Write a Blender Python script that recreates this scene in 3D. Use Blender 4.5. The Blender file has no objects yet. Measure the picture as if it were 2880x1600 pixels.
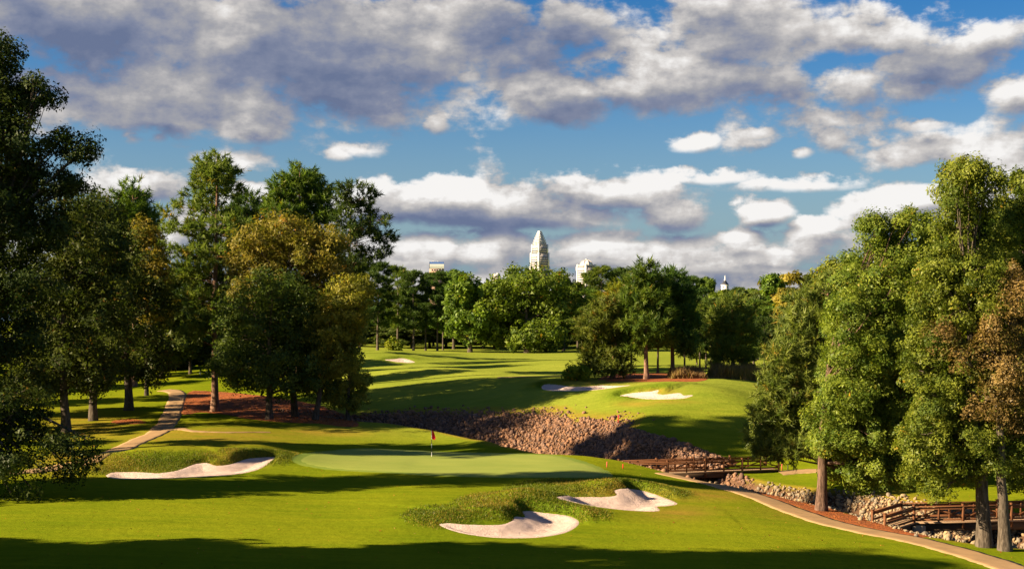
import bpy, bmesh, math, random
import numpy as np
from mathutils import Vector
from mathutils.geometry import delaunay_2d_cdt

# ------------------------------------------------------------------ camera, sky, sun, exposure
scene = bpy.context.scene
F, U0, V0, CAMZ = 3957.0, 1440.0, 900.0, 11.0      # lens in photo pixels, horizon row, eye height
cam_d = bpy.data.cameras.new('camera'); cam = bpy.data.objects.new('camera', cam_d)
scene.collection.objects.link(cam); scene.camera = cam
cam.location = (0, 0, CAMZ); cam.rotation_euler = (math.pi/2, 0, 0)
cam_d.sensor_width = 36; cam_d.lens = 36*F/2880; cam_d.shift_y = (V0-800)/2880
cam_d.clip_start = .5; cam_d.clip_end = 30000
SUN_EL, SUN_BACK = math.radians(25), math.radians(15)   # from the left, a little behind the camera
sun_dir = Vector((-math.cos(SUN_BACK)*math.cos(SUN_EL), -math.sin(SUN_BACK)*math.cos(SUN_EL), math.sin(SUN_EL)))
sun_d = bpy.data.lights.new('sun', 'SUN'); sun = bpy.data.objects.new('sun', sun_d)
scene.collection.objects.link(sun)
sun_d.energy = 5.0; sun_d.angle = math.radians(.55); sun_d.color = (1, .80, .52)
sun.rotation_euler = sun_dir.to_track_quat('Z', 'Y').to_euler()
scene.view_settings.view_transform = 'Standard'; scene.view_settings.look = 'None'
scene.view_settings.gamma = 1; scene.view_settings.use_curve_mapping = False
EXPO = 1.88
scene.view_settings.exposure = EXPO
scene.cycles.max_bounces = 6; scene.cycles.diffuse_bounces = 3; scene.cycles.transmission_bounces = 3
scene.cycles.glossy_bounces = 2; scene.cycles.transparent_max_bounces = 4
scene.cycles.use_denoising = True
COL = scene.collection

class NT:                       # small node-tree helper
    def __init__(s, t): s.t = t; s.n = t.nodes; s.l = t.links
    def new(s, typ, **kw):
        n = s.n.new(typ)
        for k, v in kw.items(): setattr(n, k, v)
        return n
    def put(s, sock, val):
        if val is None: return
        if isinstance(val, bpy.types.NodeSocket): s.l.new(val, sock)
        else: sock.default_value = val
    def math(s, op, a, b=None, c=None, clamp=False):
        n = s.new('ShaderNodeMath', operation=op); n.use_clamp = clamp
        for i, v in enumerate((a, b, c)): s.put(n.inputs[i], v)
        return n.outputs[0]
    def vmath(s, op, a, b=None, scale=None):
        n = s.new('ShaderNodeVectorMath', operation=op)
        s.put(n.inputs[0], a); s.put(n.inputs[1], b)
        if scale is not None: s.put(n.inputs['Scale'], scale)
        return n.outputs['Value'] if op in ('LENGTH', 'DOT_PRODUCT', 'DISTANCE') else n.outputs[0]
    def ss(s, x, lo, hi, a=0., b=1.):
        n = s.new('ShaderNodeMapRange', interpolation_type='SMOOTHSTEP')
        s.put(n.inputs[0], x); n.inputs[1].default_value = lo; n.inputs[2].default_value = hi
        n.inputs[3].default_value = a; n.inputs[4].default_value = b
        return n.outputs[0]
    def lin(s, x, lo, hi, a=0., b=1.):
        n = s.new('ShaderNodeMapRange'); s.put(n.inputs[0], x)
        for i, v in enumerate((lo, hi, a, b)): n.inputs[i+1].default_value = v
        return n.outputs[0]
    def mix(s, f, a, b, blend='MIX'):
        n = s.new('ShaderNodeMix', data_type='RGBA', blend_type=blend)
        s.put(n.inputs[0], f); s.put(n.inputs[6], a); s.put(n.inputs[7], b)
        return n.outputs[2]
    def noise(s, vec, scale, detail=4, rough=.55, dist=0., dim='3D'):
        n = s.new('ShaderNodeTexNoise', noise_dimensions=dim)
        s.put(n.inputs['Vector'], vec); s.put(n.inputs['Scale'], scale)
        n.inputs['Detail'].default_value = detail; n.inputs['Roughness'].default_value = rough
        n.inputs['Distortion'].default_value = dist
        return n
    def comb(s, x, y, z=0.):
        n = s.new('ShaderNodeCombineXYZ')
        for i, v in enumerate((x, y, z)): s.put(n.inputs[i], v)
        return n.outputs[0]

def c4(c): return (c[0], c[1], c[2], 1.0)

# ---- the world: Nishita sky with fair-weather cumulus and a broken grey deck overhead
WSTR = .10
world = bpy.data.worlds.new('World'); scene.world = world; world.use_nodes = True
def build_world():
    t = NT(world.node_tree); t.n.clear()
    out = t.new('ShaderNodeOutputWorld'); bg = t.new('ShaderNodeBackground'); bg.inputs[1].default_value = WSTR
    t.l.new(bg.outputs[0], out.inputs[0])
    sky = t.new('ShaderNodeTexSky', sky_type='NISHITA'); sky.sun_disc = False
    sky.sun_elevation = SUN_EL; sky.sun_rotation = math.atan2(sun_dir.x, sun_dir.y)
    sky.altitude = 200; sky.air_density = 1.0; sky.dust_density = .6; sky.ozone_density = 2.2
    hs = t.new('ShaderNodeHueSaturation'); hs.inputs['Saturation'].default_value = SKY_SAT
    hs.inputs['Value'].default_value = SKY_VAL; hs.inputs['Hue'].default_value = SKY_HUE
    t.l.new(sky.outputs[0], hs.inputs['Color'])
    skyc = hs.outputs[0]
    tc = t.new('ShaderNodeTexCoord'); sep = t.new('ShaderNodeSeparateXYZ'); t.l.new(tc.outputs['Generated'], sep.inputs[0])
    az = t.math('ARCTAN2', sep.outputs[0], sep.outputs[1])
    el = t.math('ARCSINE', sep.outputs[2])
    A = t.math('MULTIPLY', az, F/1000); E = t.math('MULTIPLY', el, F/1000)
    g = bpy.data.node_groups.new('cloud_density', 'ShaderNodeTree')
    g.interface.new_socket('P', in_out='INPUT', socket_type='NodeSocketVector')
    g.interface.new_socket('D', in_out='OUTPUT', socket_type='NodeSocketFloat')
    k = NT(g); gi = k.new('NodeGroupInput'); go = k.new('NodeGroupOutput')
    P = gi.outputs[0]
    # clouds look flatter near the horizon: stretch noise by height
    sp = k.new('ShaderNodeSeparateXYZ'); k.l.new(P, sp.inputs[0])
    Q = k.comb(k.math('MULTIPLY', sp.outputs[0], 1.25), k.math('MULTIPLY', sp.outputs[1], 2.1), 0.)
    fbn = k.noise(Q, 4.6, 8, .58, 0., '2D'); fb = fbn.outputs[0]
    lown = k.noise(Q, 1.5, 2, .5, 0., '2D').outputs[0]
    wv = k.comb(k.math('MULTIPLY', k.math('SUBTRACT', fb, .5), .05), k.math('MULTIPLY', k.math('SUBTRACT', fb, .5), -.05))
    PW = k.vmath('ADD', P, wv)
    field = None
    for (u, v, ru, rv, w) in CLOUDS:
        n = k.new('ShaderNodeVectorMath', operation='MULTIPLY_ADD'); k.put(n.inputs[0], PW)
        n.inputs[1].default_value = (1000/ru, 1000/rv, 0); n.inputs[2].default_value = (-(u-U0)/ru, -(V0-v)/rv, 0)
        f = k.math('MULTIPLY_ADD', k.vmath('LENGTH', n.outputs[0]), -w, w)
        field = f if field is None else k.math('MAXIMUM', field, f)
    gen = k.math('MULTIPLY', k.math('SUBTRACT', lown, CLOUD_COVER), 3.0)      # the same weather all round
    field = k.math('MAXIMUM', k.math('MAXIMUM', field, gen), -1.)
    D = k.math('MULTIPLY_ADD', k.math('SUBTRACT', fb, .5), 2.3, field)
    k.l.new(D, go.inputs[0])
    def dens(p):
        n = t.new('ShaderNodeGroup'); n.node_tree = g; t.put(n.inputs[0], p); return n.outputs[0]
    P0 = t.comb(A, E, 0)
    d0 = dens(P0); d1 = dens(t.vmath('ADD', P0, (-.020, .046, 0)))
    alpha = t.ss(d0, -.16, .42)
    lit = t.math('MULTIPLY', t.math('SUBTRACT', d0, d1), .47)
    dk = None                                                     # the broad grey deck is thick and seen from below
    for (u, v, ru, rv, w) in DARKS:
        n = t.new('ShaderNodeVectorMath', operation='MULTIPLY_ADD'); t.put(n.inputs[0], P0)
        n.inputs[1].default_value = (1000/ru, 1000/rv, 0); n.inputs[2].default_value = (-(u-U0)/ru, -(V0-v)/rv, 0)
        f = t.math('MULTIPLY', t.ss(t.vmath('LENGTH', n.outputs[0]), 1.15, .2), w)
        dk = f if dk is None else t.math('MAXIMUM', dk, f)
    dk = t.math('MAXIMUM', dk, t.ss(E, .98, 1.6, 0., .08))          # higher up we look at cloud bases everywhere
    wob = t.math('MULTIPLY', t.math('SUBTRACT', t.noise(t.vmath('MULTIPLY', P0, (1, 1.5, 1)), 2.9, 5, .5, 0., '2D').outputs[0], .5), 1.05)
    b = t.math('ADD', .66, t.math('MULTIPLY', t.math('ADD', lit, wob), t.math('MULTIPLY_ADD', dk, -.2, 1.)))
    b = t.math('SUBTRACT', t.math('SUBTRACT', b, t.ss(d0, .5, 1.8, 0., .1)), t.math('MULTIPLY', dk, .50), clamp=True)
    r = t.new('ShaderNodeValToRGB'); t.l.new(b, r.inputs[0]); cr = r.color_ramp; cr.interpolation = 'LINEAR'
    cols = [(0., (.150, .192, .320)), (.25, (.235, .268, .380)), (.5, (.40, .40, .43)), (.75, (.66, .63, .61)), (1., (.98, .96, .94))]
    cr.elements[0].position = 0; cr.elements[0].color = c4(cols[0][1]); cr.elements[1].position = 1; cr.elements[1].color = c4(cols[-1][1])
    for p, c in cols[1:-1]:
        e = cr.elements.new(p); e.color = c4(c)
    inv_ = 1/(WSTR*2**EXPO)
    cc = t.vmath('SCALE', r.outputs[0], scale=inv_*CLOUD_GAIN)
    # the clear sky pales to hazy blue towards the horizon
    hz = t.ss(E, .66, -.05, 0., .9)
    skyc = t.mix(hz, skyc, c4(tuple(x*inv_ for x in (.19, .30, .43))))
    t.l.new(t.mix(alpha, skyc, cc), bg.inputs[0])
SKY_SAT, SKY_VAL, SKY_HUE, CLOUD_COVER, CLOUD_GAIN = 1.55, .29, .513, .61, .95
CLOUDS = [ # u, v, half width, half height, weight: where the big cloud masses stand
 (250, 60, 560, 190, 1.2), (760, 130, 520, 210, 1.3), (1200, 120, 420, 180, 1.2), (520, 290, 520, 130, .9), (1000, 270, 300, 110, .9),
 (1560, 270, 230, 90, 1.2), (1850, 230, 330, 110, 1.4), (2080, 90, 280, 140, 1.2), (1640, 60, 170, 90, .8), (2440, 130, 190, 70, 1.0), (2700, 150, 150, 60, 1.0),
 (2560, 240, 230, 90, .7), (2380, 260, 110, 80, .8), (2540, 275, 110, 45, .9), (2800, 300, 120, 60, .8), (1310, 215, 75, 40, .9),
 (480, 340, 110, 50, 1.1), (720, 370, 130, 55, 1.2), (1080, 340, 110, 30, .6), (1230, 355, 40, 28, .7), (1020, 425, 70, 25, .6), (960, 445, 40, 15, .5),
 (1955, 405, 75, 32, 1.), (2120, 385, 65, 25, .9), (2330, 400, 55, 45, 1.), (2440, 415, 45, 22, .9), (2240, 440, 35, 18, .7), (2560, 375, 100, 28, .7), (390, 405, 45, 22, .7), (460, 400, 40, 20, .6),
 (430, 540, 190, 50, 1.2), (760, 560, 210, 55, 1.2), (1300, 570, 420, 80, 1.8), (1700, 540, 260, 60, 1.3), (1150, 560, 260, 60, 1.2), (1560, 610, 300, 50, 1.), (2000, 505, 160, 22, .8), (2260, 525, 240, 26, .9),
 (1900, 615, 120, 55, 1.1), (2140, 600, 90, 50, 1.4), (2070, 670, 110, 30, 1.1), (2500, 600, 190, 85, 1.8), (2680, 590, 160, 75, 1.4), (2300, 640, 110, 28, .8),
 (1250, 690, 240, 22, .8), (1700, 690, 260, 22, .8), (2150, 710, 300, 24, .9), (1650, 740, 320, 20, .8), (1150, 740, 160, 26, .8), (2000, 760, 340, 26, .9), (1350, 790, 420, 22, .8), (2300, 790, 300, 30, .8),
 (1400, 700, 1500, 80, .72), (1500, 800, 1800, 75, .9)]
DARKS = [(250, 230, 700, 210, .85), (900, 110, 760, 150, .72), (1000, 250, 440, 120, .85), (1480, 150, 280, 190, .75), (2180, 150, 300, 170, .35), (2200, 265, 240, 60, .55), (2640, 230, 300, 70, .6), (200, 80, 400, 140, .45),
 (1300, 645, 420, 36, .85), (1050, 620, 220, 26, .6), (1800, 665, 220, 26, .5), (2120, 645, 160, 18, .5), (1500, 770, 900, 50, .3), (1650, 300, 350, 40, .4), (2600, 655, 200, 26, .4)]
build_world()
world.cycles.sampling_method = 'NONE'

# ------------------------------------------------------------------ helpers
RNG = np.random.default_rng(7)
def px(u, Y): return (u-U0)/F*Y
def pz(v, Y): return CAMZ-(v-V0)/F*Y
def link(o, parent=None):
    COL.objects.link(o)
    if parent is not None: o.parent = parent
    return o
def tag(o, label=None, cat=None, group=None, kind=None):
    if label: o['label'] = label
    if cat: o['category'] = cat
    if group: o['group'] = group
    if kind: o['kind'] = kind
    return o
def empty(name, loc, rz=0.):
    o = bpy.data.objects.new(name, None); o.location = loc; o.rotation_euler = (0, 0, rz); o.empty_display_size = .3
    return link(o)
def mesh_np(name, V, Fc, mat=None, smooth=False, attrs=None):
    """one mesh from numpy arrays; Fc is an (n,k) array or a list of such arrays"""
    V = np.asarray(V, np.float32); Fl = Fc if isinstance(Fc, list) else [Fc]
    Fl = [np.asarray(f, np.int32) for f in Fl if len(f)]
    me = bpy.data.meshes.new(name)
    me.vertices.add(len(V)); me.vertices.foreach_set('co', V.ravel())
    nl = sum(f.size for f in Fl); npoly = sum(len(f) for f in Fl)
    me.loops.add(nl); me.loops.foreach_set('vertex_index', np.concatenate([f.ravel() for f in Fl]))
    tot = np.concatenate([np.full(len(f), f.shape[1], np.int32) for f in Fl])
    st = np.zeros(npoly, np.int32); st[1:] = np.cumsum(tot)[:-1]
    me.polygons.add(npoly); me.polygons.foreach_set('loop_start', st)
    if smooth: me.polygons.foreach_set('use_smooth', np.ones(npoly, bool))
    if attrs:
        for k, a in attrs.items():
            a = np.asarray(a, np.float32)
            if a.ndim == 1:
                at = me.attributes.new(k, 'FLOAT', 'POINT'); at.data.foreach_set('value', a)
            else:
                at = me.attributes.new(k, 'FLOAT_COLOR', 'POINT'); at.data.foreach_set('color', a.ravel())
    if mat: me.materials.append(mat)
    me.update(); me.validate()
    return me
def mobj(name, me, parent=None, loc=None):
    o = bpy.data.objects.new(name, me)
    if loc is not None: o.location = loc
    return link(o, parent)

class Geo:                      # collects boxes, bars, tubes for ONE part
    def __init__(s): s.V = []; s.Q = []; s.T = []; s.n = 0
    def add(s, V, Q=None, T=None):
        V = np.asarray(V, float)
        if Q is not None and len(Q): s.Q.append(np.asarray(Q)+s.n)
        if T is not None and len(T): s.T.append(np.asarray(T)+s.n)
        s.V.append(V); s.n += len(V); return s
    def bar(s, a, b, w, h, up=(0, 0, 1), bev=.0):
        """rectangular bar from a to b, w across, h along up"""
        a = np.array(a, float); b = np.array(b, float); d = b-a; d /= np.linalg.norm(d)
        u = np.array(up, float); x = np.cross(d, u)
        if np.linalg.norm(x) < 1e-6: x = np.cross(d, (0, 1, 0))
        x /= np.linalg.norm(x); y = np.cross(x, d)
        c = min(w, h)*.12
        prof = [(-w/2+c, -h/2), (w/2-c, -h/2), (w/2, -h/2+c), (w/2, h/2-c), (w/2-c, h/2), (-w/2+c, h/2), (-w/2, h/2-c), (-w/2, -h/2+c)]
        V = [p+x*q[0]+y*q[1] for p in (a, b) for q in prof]
        Q = [(i, (i+1) % 8, 8+(i+1) % 8, 8+i) for i in range(8)]
        V += [a, b]; T = [((i+1) % 8, i, 16) for i in range(8)]+[(8+i, 8+(i+1) % 8, 17) for i in range(8)]
        return s.add(V, Q, T)
    def box(s, c, size, rz=0.):
        cx, cy, cz = c; w, d, h = np.array(size)/2
        ca, sa = math.cos(rz), math.sin(rz)
        V = [(cx+x*w*ca-y*d*sa, cy+x*w*sa+y*d*ca, cz+z*h) for z in (-1, 1) for x, y in ((-1, -1), (1, -1), (1, 1), (-1, 1))]
        return s.add(V, [(3, 2, 1, 0), (4, 5, 6, 7), (0, 1, 5, 4), (1, 2, 6, 5), (2, 3, 7, 6), (3, 0, 4, 7)])
    def tube(s, pts, rad, sides=8, cap=True, flute=0., rng=None):
        pts = np.asarray(pts, float); n = len(pts); rad = np.broadcast_to(rad, (n,))
        tg = np.gradient(pts, axis=0); tg /= np.linalg.norm(tg, axis=1)[:, None]+1e-9
        ref = np.array((1., 0, 0)) if abs(tg[0, 0]) < .8 else np.array((0, 1., 0))
        X = np.cross(tg, ref); X /= np.linalg.norm(X, axis=1)[:, None]+1e-9; Yv = np.cross(tg, X)
        a = np.arange(sides)/sides*2*math.pi
        fl = 1+flute*np.cos(a*5+1)+flute*.6*np.cos(a*3)
        V = (pts[:, None]+rad[:, None, None]*fl[None, :, None]*(np.cos(a)[None, :, None]*X[:, None]+np.sin(a)[None, :, None]*Yv[:, None])).reshape(-1, 3)
        i, j = np.meshgrid(np.arange(n-1), np.arange(sides), indexing='ij'); j2 = (j+1) % sides
        Q = np.stack([i*sides+j, (i+1)*sides+j, (i+1)*sides+j2, i*sides+j2], -1).reshape(-1, 4)[:, ::-1]
        T = None
        if cap:
            V = np.vstack([V, pts[-1:]+tg[-1:]*rad[-1]*.3]); m = n*sides; k = np.arange(sides)
            T = np.stack([(n-1)*sides+k, (n-1)*sides+(k+1) % sides, np.full(sides, m)], -1)
        return s.add(V, Q, T)
    def build(s, name, mat, parent=None, smooth=False):
        V = np.vstack(s.V); Fl = []
        if s.Q: Fl.append(np.vstack(s.Q))
        if s.T: Fl.append(np.vstack(s.T))
        return mobj(name, mesh_np(name, V, Fl, mat, smooth), parent)

# ------------------------------------------------------------------ materials
def new_mat(name):
    m = bpy.data.materials.new(name); m.use_nodes = True; t = NT(m.node_tree)
    b = t.n['Principled BSDF']; b.inputs['Specular IOR Level'].default_value = .15
    return m, t, b
def bump(t, b, h, strength=.5, dist=.05):
    n = t.new('ShaderNodeBump'); n.inputs['Strength'].default_value = strength; n.inputs['Distance'].default_value = dist
    t.put(n.inputs['Height'], h); t.l.new(n.outputs[0], b.inputs['Normal'])
def posn(t):
    return t.new('ShaderNodeNewGeometry').outputs['Position']
def simple(name, c1, c2, scale=3., rough=.8, bs=.3, bd=.02, stretch=(1, 1, 1), spec=.15):
    m, t, b = new_mat(name); tc = t.new('ShaderNodeTexCoord')
    v = t.vmath('MULTIPLY', tc.outputs['Object'], stretch)
    n = t.noise(v, scale, 6, .6).outputs[0]
    t.l.new(t.mix(t.ss(n, .3, .7), c4(c1), c4(c2)), b.inputs['Base Color'])
    b.inputs['Roughness'].default_value = rough; b.inputs['Specular IOR Level'].default_value = spec
    bump(t, b, t.noise(v, scale*4, 5, .6).outputs[0], bs, bd)
    return m
def mat_turf(name, fair, fair2, rough_c, dry_c, soil_c):
    m, t, b = new_mat(name); P = posn(t)
    at = t.new('ShaderNodeAttribute', attribute_name='zone'); sp = t.new('ShaderNodeSeparateColor'); t.l.new(at.outputs['Color'], sp.inputs[0])
    R, D, S = sp.outputs[0], sp.outputs[1], sp.outputs[2]
    big = t.noise(P, .07, 4, .55, .3).outputs[0]; mid = t.noise(t.vmath('MULTIPLY', P, (.6, 1.3, 1)), .5, 5, .6).outputs[0]
    fine = t.noise(P, 9., 4, .7).outputs[0]; vfine = t.noise(P, 38., 3, .7).outputs[0]
    streak = t.noise(t.vmath('MULTIPLY', P, (.12, 1.6, 1)), 1.1, 4, .6, .6).outputs[0]
    f = t.math('ADD', t.math('ADD', t.math('MULTIPLY', big, .4), t.math('MULTIPLY', streak, .3)), t.math('ADD', t.math('MULTIPLY', mid, .25), t.math('MULTIPLY', fine, .15)))
    c = t.mix(t.ss(f, .40, .68), c4(fair), c4(fair2))
    patch = t.ss(t.noise(P, .23, 5, .65, .4).outputs[0], .54, .74, 0., .55); c = t.mix(patch, c, c4(tuple(x*.72 for x in fair)))
    tuft = t.ss(t.math('ADD', t.math('MULTIPLY', t.noise(P, 4.5, 5, .65).outputs[0], .7), t.math('MULTIPLY', fine, .3)), .36, .64)
    rc = t.mix(tuft, c4(rough_c), c4(tuple(x*1.9 for x in rough_c)))
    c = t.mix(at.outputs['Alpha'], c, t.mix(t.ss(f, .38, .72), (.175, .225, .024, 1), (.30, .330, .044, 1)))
    c = t.mix(R, c, rc)
    dm = t.math('MULTIPLY', D, t.ss(t.math('ADD', t.math('MULTIPLY', mid, .6), t.math('MULTIPLY', fine, .4)), .25, .62), clamp=True)
    c = t.mix(dm, c, c4(dry_c))
    sc = t.mix(t.ss(mid, .35, .65), c4(soil_c), c4(tuple(x*.6 for x in soil_c)))
    c = t.mix(S, c, sc)
    c = t.mix(t.lin(t.noise(P, 2.6, 5, .7).outputs[0], .3, .7, .0, .34), c, t.mix(.5, c, (.02, .035, .002, 1)))
    c = t.mix(t.lin(vfine, .2, .8, .0, .6), c, t.mix(.5, c, (0.004, .006, .002, 1)))
    t.l.new(c, b.inputs['Base Color']); b.inputs['Roughness'].default_value = .95
    b.inputs['Specular IOR Level'].default_value = .0
    hgt = t.math('ADD', t.math('ADD', t.math('MULTIPLY', fine, .9), t.math('MULTIPLY', vfine, .5)), t.math('MULTIPLY', t.noise(P, 1.7, 3, .6).outputs[0], 3.2))
    st = t.new('ShaderNodeBump'); st.inputs['Distance'].default_value = .035
    t.put(st.inputs['Strength'], t.lin(R, 0, 1, .45, 1.)); t.put(st.inputs['Height'], hgt); t.l.new(st.outputs[0], b.inputs['Normal'])
    return m
def mat_leaf(name, dark, light, accent=None, amount=0., trans=.35):
    """two-sided leaves: each clump has its own tint (attribute), some turned colour"""
    m = bpy.data.materials.new(name); m.use_nodes = True; t = NT(m.node_tree); t.n.clear()
    out = t.new('ShaderNodeOutputMaterial')
    at = t.new('ShaderNodeAttribute', attribute_name='tint').outputs['Fac']
    oi = t.new('ShaderNodeObjectInfo').outputs['Random']
    c = t.mix(t.ss(at, .1, .9), c4(dark), c4(light))
    if accent:
        tu = t.new('ShaderNodeAttribute', attribute_name='turn').outputs['Fac']
        c = t.mix(t.ss(tu, 1-amount-.12, 1-amount+.12), c, c4(accent))
    hs = t.new('ShaderNodeHueSaturation'); t.l.new(c, hs.inputs['Color'])
    t.put(hs.inputs['Hue'], t.lin(oi, 0, 1, .485, .512)); t.put(hs.inputs['Value'], t.lin(oi, 0, 1, .86, 1.16)); c = hs.outputs[0]
    d = t.new('ShaderNodeBsdfDiffuse'); t.l.new(c, d.inputs[0])
    tr = t.new('ShaderNodeBsdfTranslucent'); t.l.new(t.mix(1., c, (1.15, 1.25, .55, 1), 'MULTIPLY'), tr.inputs[0])
    gl = t.new('ShaderNodeBsdfGlossy'); gl.inputs['Roughness'].default_value = .45; gl.inputs[0].default_value = (.6, .6, .6, 1)
    mx = t.new('ShaderNodeMixShader'); mx.inputs[0].default_value = trans; t.l.new(d.outputs[0], mx.inputs[1]); t.l.new(tr.outputs[0], mx.inputs[2])
    m2 = t.new('ShaderNodeMixShader'); m2.inputs[0].default_value = .012; t.l.new(mx.outputs[0], m2.inputs[1]); t.l.new(gl.outputs[0], m2.inputs[2])
    t.l.new(m2.outputs[0], out.inputs[0])
    return m
def mat_bark(name, c1, c2):
    m, t, b = new_mat(name); tc = t.new('ShaderNodeTexCoord')
    v = t.vmath('MULTIPLY', tc.outputs['Object'], (1, 1, .16))
    w = t.noise(v, 9., 5, .65, .6).outputs[0]; pl = t.noise(tc.outputs['Object'], 1.1, 4, .6).outputs[0]
    c = t.mix(t.ss(w, .38, .62), c4(tuple(x*.35 for x in c1)), t.mix(pl, c4(c1), c4(c2)))
    t.l.new(c, b.inputs['Base Color']); b.inputs['Roughness'].default_value = .95
    bump(t, b, w, 1., .06)
    return m
M = {}
M['turf'] = mat_turf('mown_turf', (.122, .168, .006), (.200, .220, .009), (.064, .098, .006), (.30, .19, .030), (.15, .082, .052))
M['straw'] = simple('pine_straw', (.30, .085, .022), (.17, .055, .018), 1.6, .95, 1., .08)
M['path'] = simple('concrete_path', (.33, .205, .10), (.25, .16, .08), .8, .9, .25, .01)
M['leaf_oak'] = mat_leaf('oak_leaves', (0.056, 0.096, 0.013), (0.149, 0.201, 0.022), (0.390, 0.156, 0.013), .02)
M['leaf_willow'] = mat_leaf('willow_oak_leaves', (0.061, 0.093, 0.013), (0.183, 0.205, 0.024), (.36, .17, .014), .03)
M['leaf_yellow'] = mat_leaf('yellow_green_leaves', (0.095, 0.139, 0.010), (0.238, 0.262, 0.020), (0.520, 0.221, 0.010), .06)
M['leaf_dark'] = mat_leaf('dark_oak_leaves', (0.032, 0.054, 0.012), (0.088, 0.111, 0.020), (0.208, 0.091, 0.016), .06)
M['leaf_gold'] = mat_leaf('golden_leaves', (.115, .125, .018), (.30, .260, .042), (.48, .24, .02), .09, .42)
M['leaf_shade'] = mat_leaf('shade_darkened_oak_leaves', (.016, .028, .006), (.045, .058, .010), (.14, .06, .010), .05, .2)  # dark oak leaves deepened again: shade on the frame edge oak put into colour
M['leaf_brown'] = mat_leaf('brown_leaves', (0.140, 0.098, 0.027), (0.317, 0.226, 0.073), (.10, .11, .018), .3)
M['leaf_rust'] = mat_leaf('tawny_feathery_leaves', (0.140, 0.134, 0.017), (0.329, 0.262, 0.037), (.34, .17, .016), .12)
M['needle'] = mat_leaf('pine_needles', (0.049, 0.097, 0.018), (0.136, 0.197, 0.024), (0.260, 0.143, 0.016), .04)
M['needle_blue'] = mat_leaf('fresh_pine_needles', (.062, .092, .016), (.165, .195, .032), (.34, .17, .018), .09)
M['needle_bright'] = mat_leaf('bright_pine_needles', (.085, .125, .026), (.215, .255, .050), (.36, .20, .03), .05, .4)
M['needle_dark'] = mat_leaf('dark_pine_needles', (0.029, 0.059, 0.016), (0.081, 0.126, 0.022))
M['bark_pine'] = mat_bark('pine_bark', (.30, .17, .11), (.20, .125, .09))
M['bark_red'] = mat_bark('reddish_bark', (.19, .115, .08), (.13, .085, .065))
M['bark_oak'] = mat_bark('oak_bark', (.15, .115, .085), (.10, .085, .07))

# ------------------------------------------------------------------ terrain heights
# surveyed spots of the course: photo column, row and height above the green -> plan position
SPOTS = [(0,1600,-.3),(700,1600,-.5),(1440,1600,-.8),(2200,1600,-1.3),(2880,1600,-2),(0,1480,0),(700,1480,-.2),(1100,1480,-.4),(1900,1500,-1.),(2400,1560,-1.5),
 (0,1400,.2),(700,1400,-.1),(1150,1420,-.3),(1960,1430,-.9),(2100,1420,-1.1),(2300,1490,-1.3),(250,1380,.2),(900,1375,-.3),(1400,1380,-.4),
 (870,1290,.15),(1000,1270,.1),(1300,1270,0),(1600,1290,-.1),(1680,1320,-.15),(1400,1330,-.15),(1000,1330,0),(850,1310,.1),(1200,1300,0),
 (1760,1340,-.7),(1850,1350,-1.),(1980,1348,-1.3),(2100,1375,-1.3),(2230,1430,-1.4),(2400,1470,-1.5),(2560,1495,-1.6),(2700,1530,-1.8),
 (2300,1375,-2.2),(2230,1352,-1.9),(2300,1362,-1.9),(2450,1410,-2.),(2500,1350,-1.5),(2400,1322,-1.1),(2200,1328,-1.5),(2700,1360,-1.5),(2880,1380,-1.6),
 (2060,1300,-1.5),(2190,1310,-1.5),(2130,1322,-1.55),(1950,1255,-0.1),(1850,1225,0.7),(1700,1185,1.2),(1570,1163,1.6),(1300,1165,1.4),(1000,1163,1.2),
 (2100,1240,0.3),(2100,1180,2),(1900,1180,1.9),(2100,1120,3.2),(1750,1140,2.7),(1500,1130,2.6),(1250,1130,2.5),(1050,1120,2.4),
 (1525,1100,3.6),(1700,1090,4),(1850,1125,3.2),(1950,1110,3.5),(2000,1078,4.5),(1800,1075,4.5),(1600,1078,4.3),(1700,1066,4.4),(1850,1062,4.4),(2100,1066,4.4),
 (1400,1085,3.5),(1200,1075,3.5),(1050,1080,3.4),(1050,1040,4.2),(1300,1050,4.1),(1500,1055,4.1),(1400,1012,4.9),(1600,1012,4.9),(1200,1012,5),(1050,1002,5.2),(1440,1003,5),
 (1480,993,4),(1200,990,4.4),(1000,985,4.6),(1800,990,4.4),(2200,990,4.4),(600,985,5),
 (270,1290,.3),(350,1260,.6),(480,1205,1.),(540,1097,2.6),(360,1185,.9),(185,1235,.5),(604,1157,1.1),(757,1178,.9),(885,1180,.8),(977,1165,.8),(700,1130,2),(900,1130,2.1),
 (200,1150,1.2),(0,1200,.8),(0,1300,.5),(640,1215,.8),(800,1215,.5),(900,1235,.2),(1000,1205,0.5),(1060,1215,0.3),(1130,1235,0),(1250,1255,-0.5),(700,1260,.5),(560,1250,.7)]
PLAN = [(-60,80,.5),(-80,150,1.5),(-100,250,5),(60,80,-1.5),(70,120,.5),(90,200,4.5),(-50,45,0),(0,42,-1),(50,45,-2),(0,640,5),(-300,560,5),(300,560,5),(-38,92,.3),(45,90,-1.8),(45,78,-2.)]
cp = [(px(u, (CAMZ-z)*F/(v-V0)), (CAMZ-z)*F/(v-V0), z) for u, v, z in SPOTS]+PLAN
cp = np.array(cp, float)
def warp(x, y):
    yy = np.clip(y, 38, 700)
    return np.stack([np.clip(x/yy*F/1000, -3, 3), np.log(yy/100)*1.5], -1)
CW = warp(cp[:, 0], cp[:, 1])
def kern(a, b):
    d2 = ((a[:, None]-b[None])**2).sum(-1); return np.sqrt(d2+.13**2)
_n = len(CW); _K = kern(CW, CW)-np.eye(_n)*.035
_P = np.hstack([np.ones((_n, 1)), CW]); _A = np.block([[_K, _P], [_P.T, np.zeros((3, 3))]])
_w = np.linalg.solve(_A, np.concatenate([cp[:, 2], np.zeros(3)]))
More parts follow.
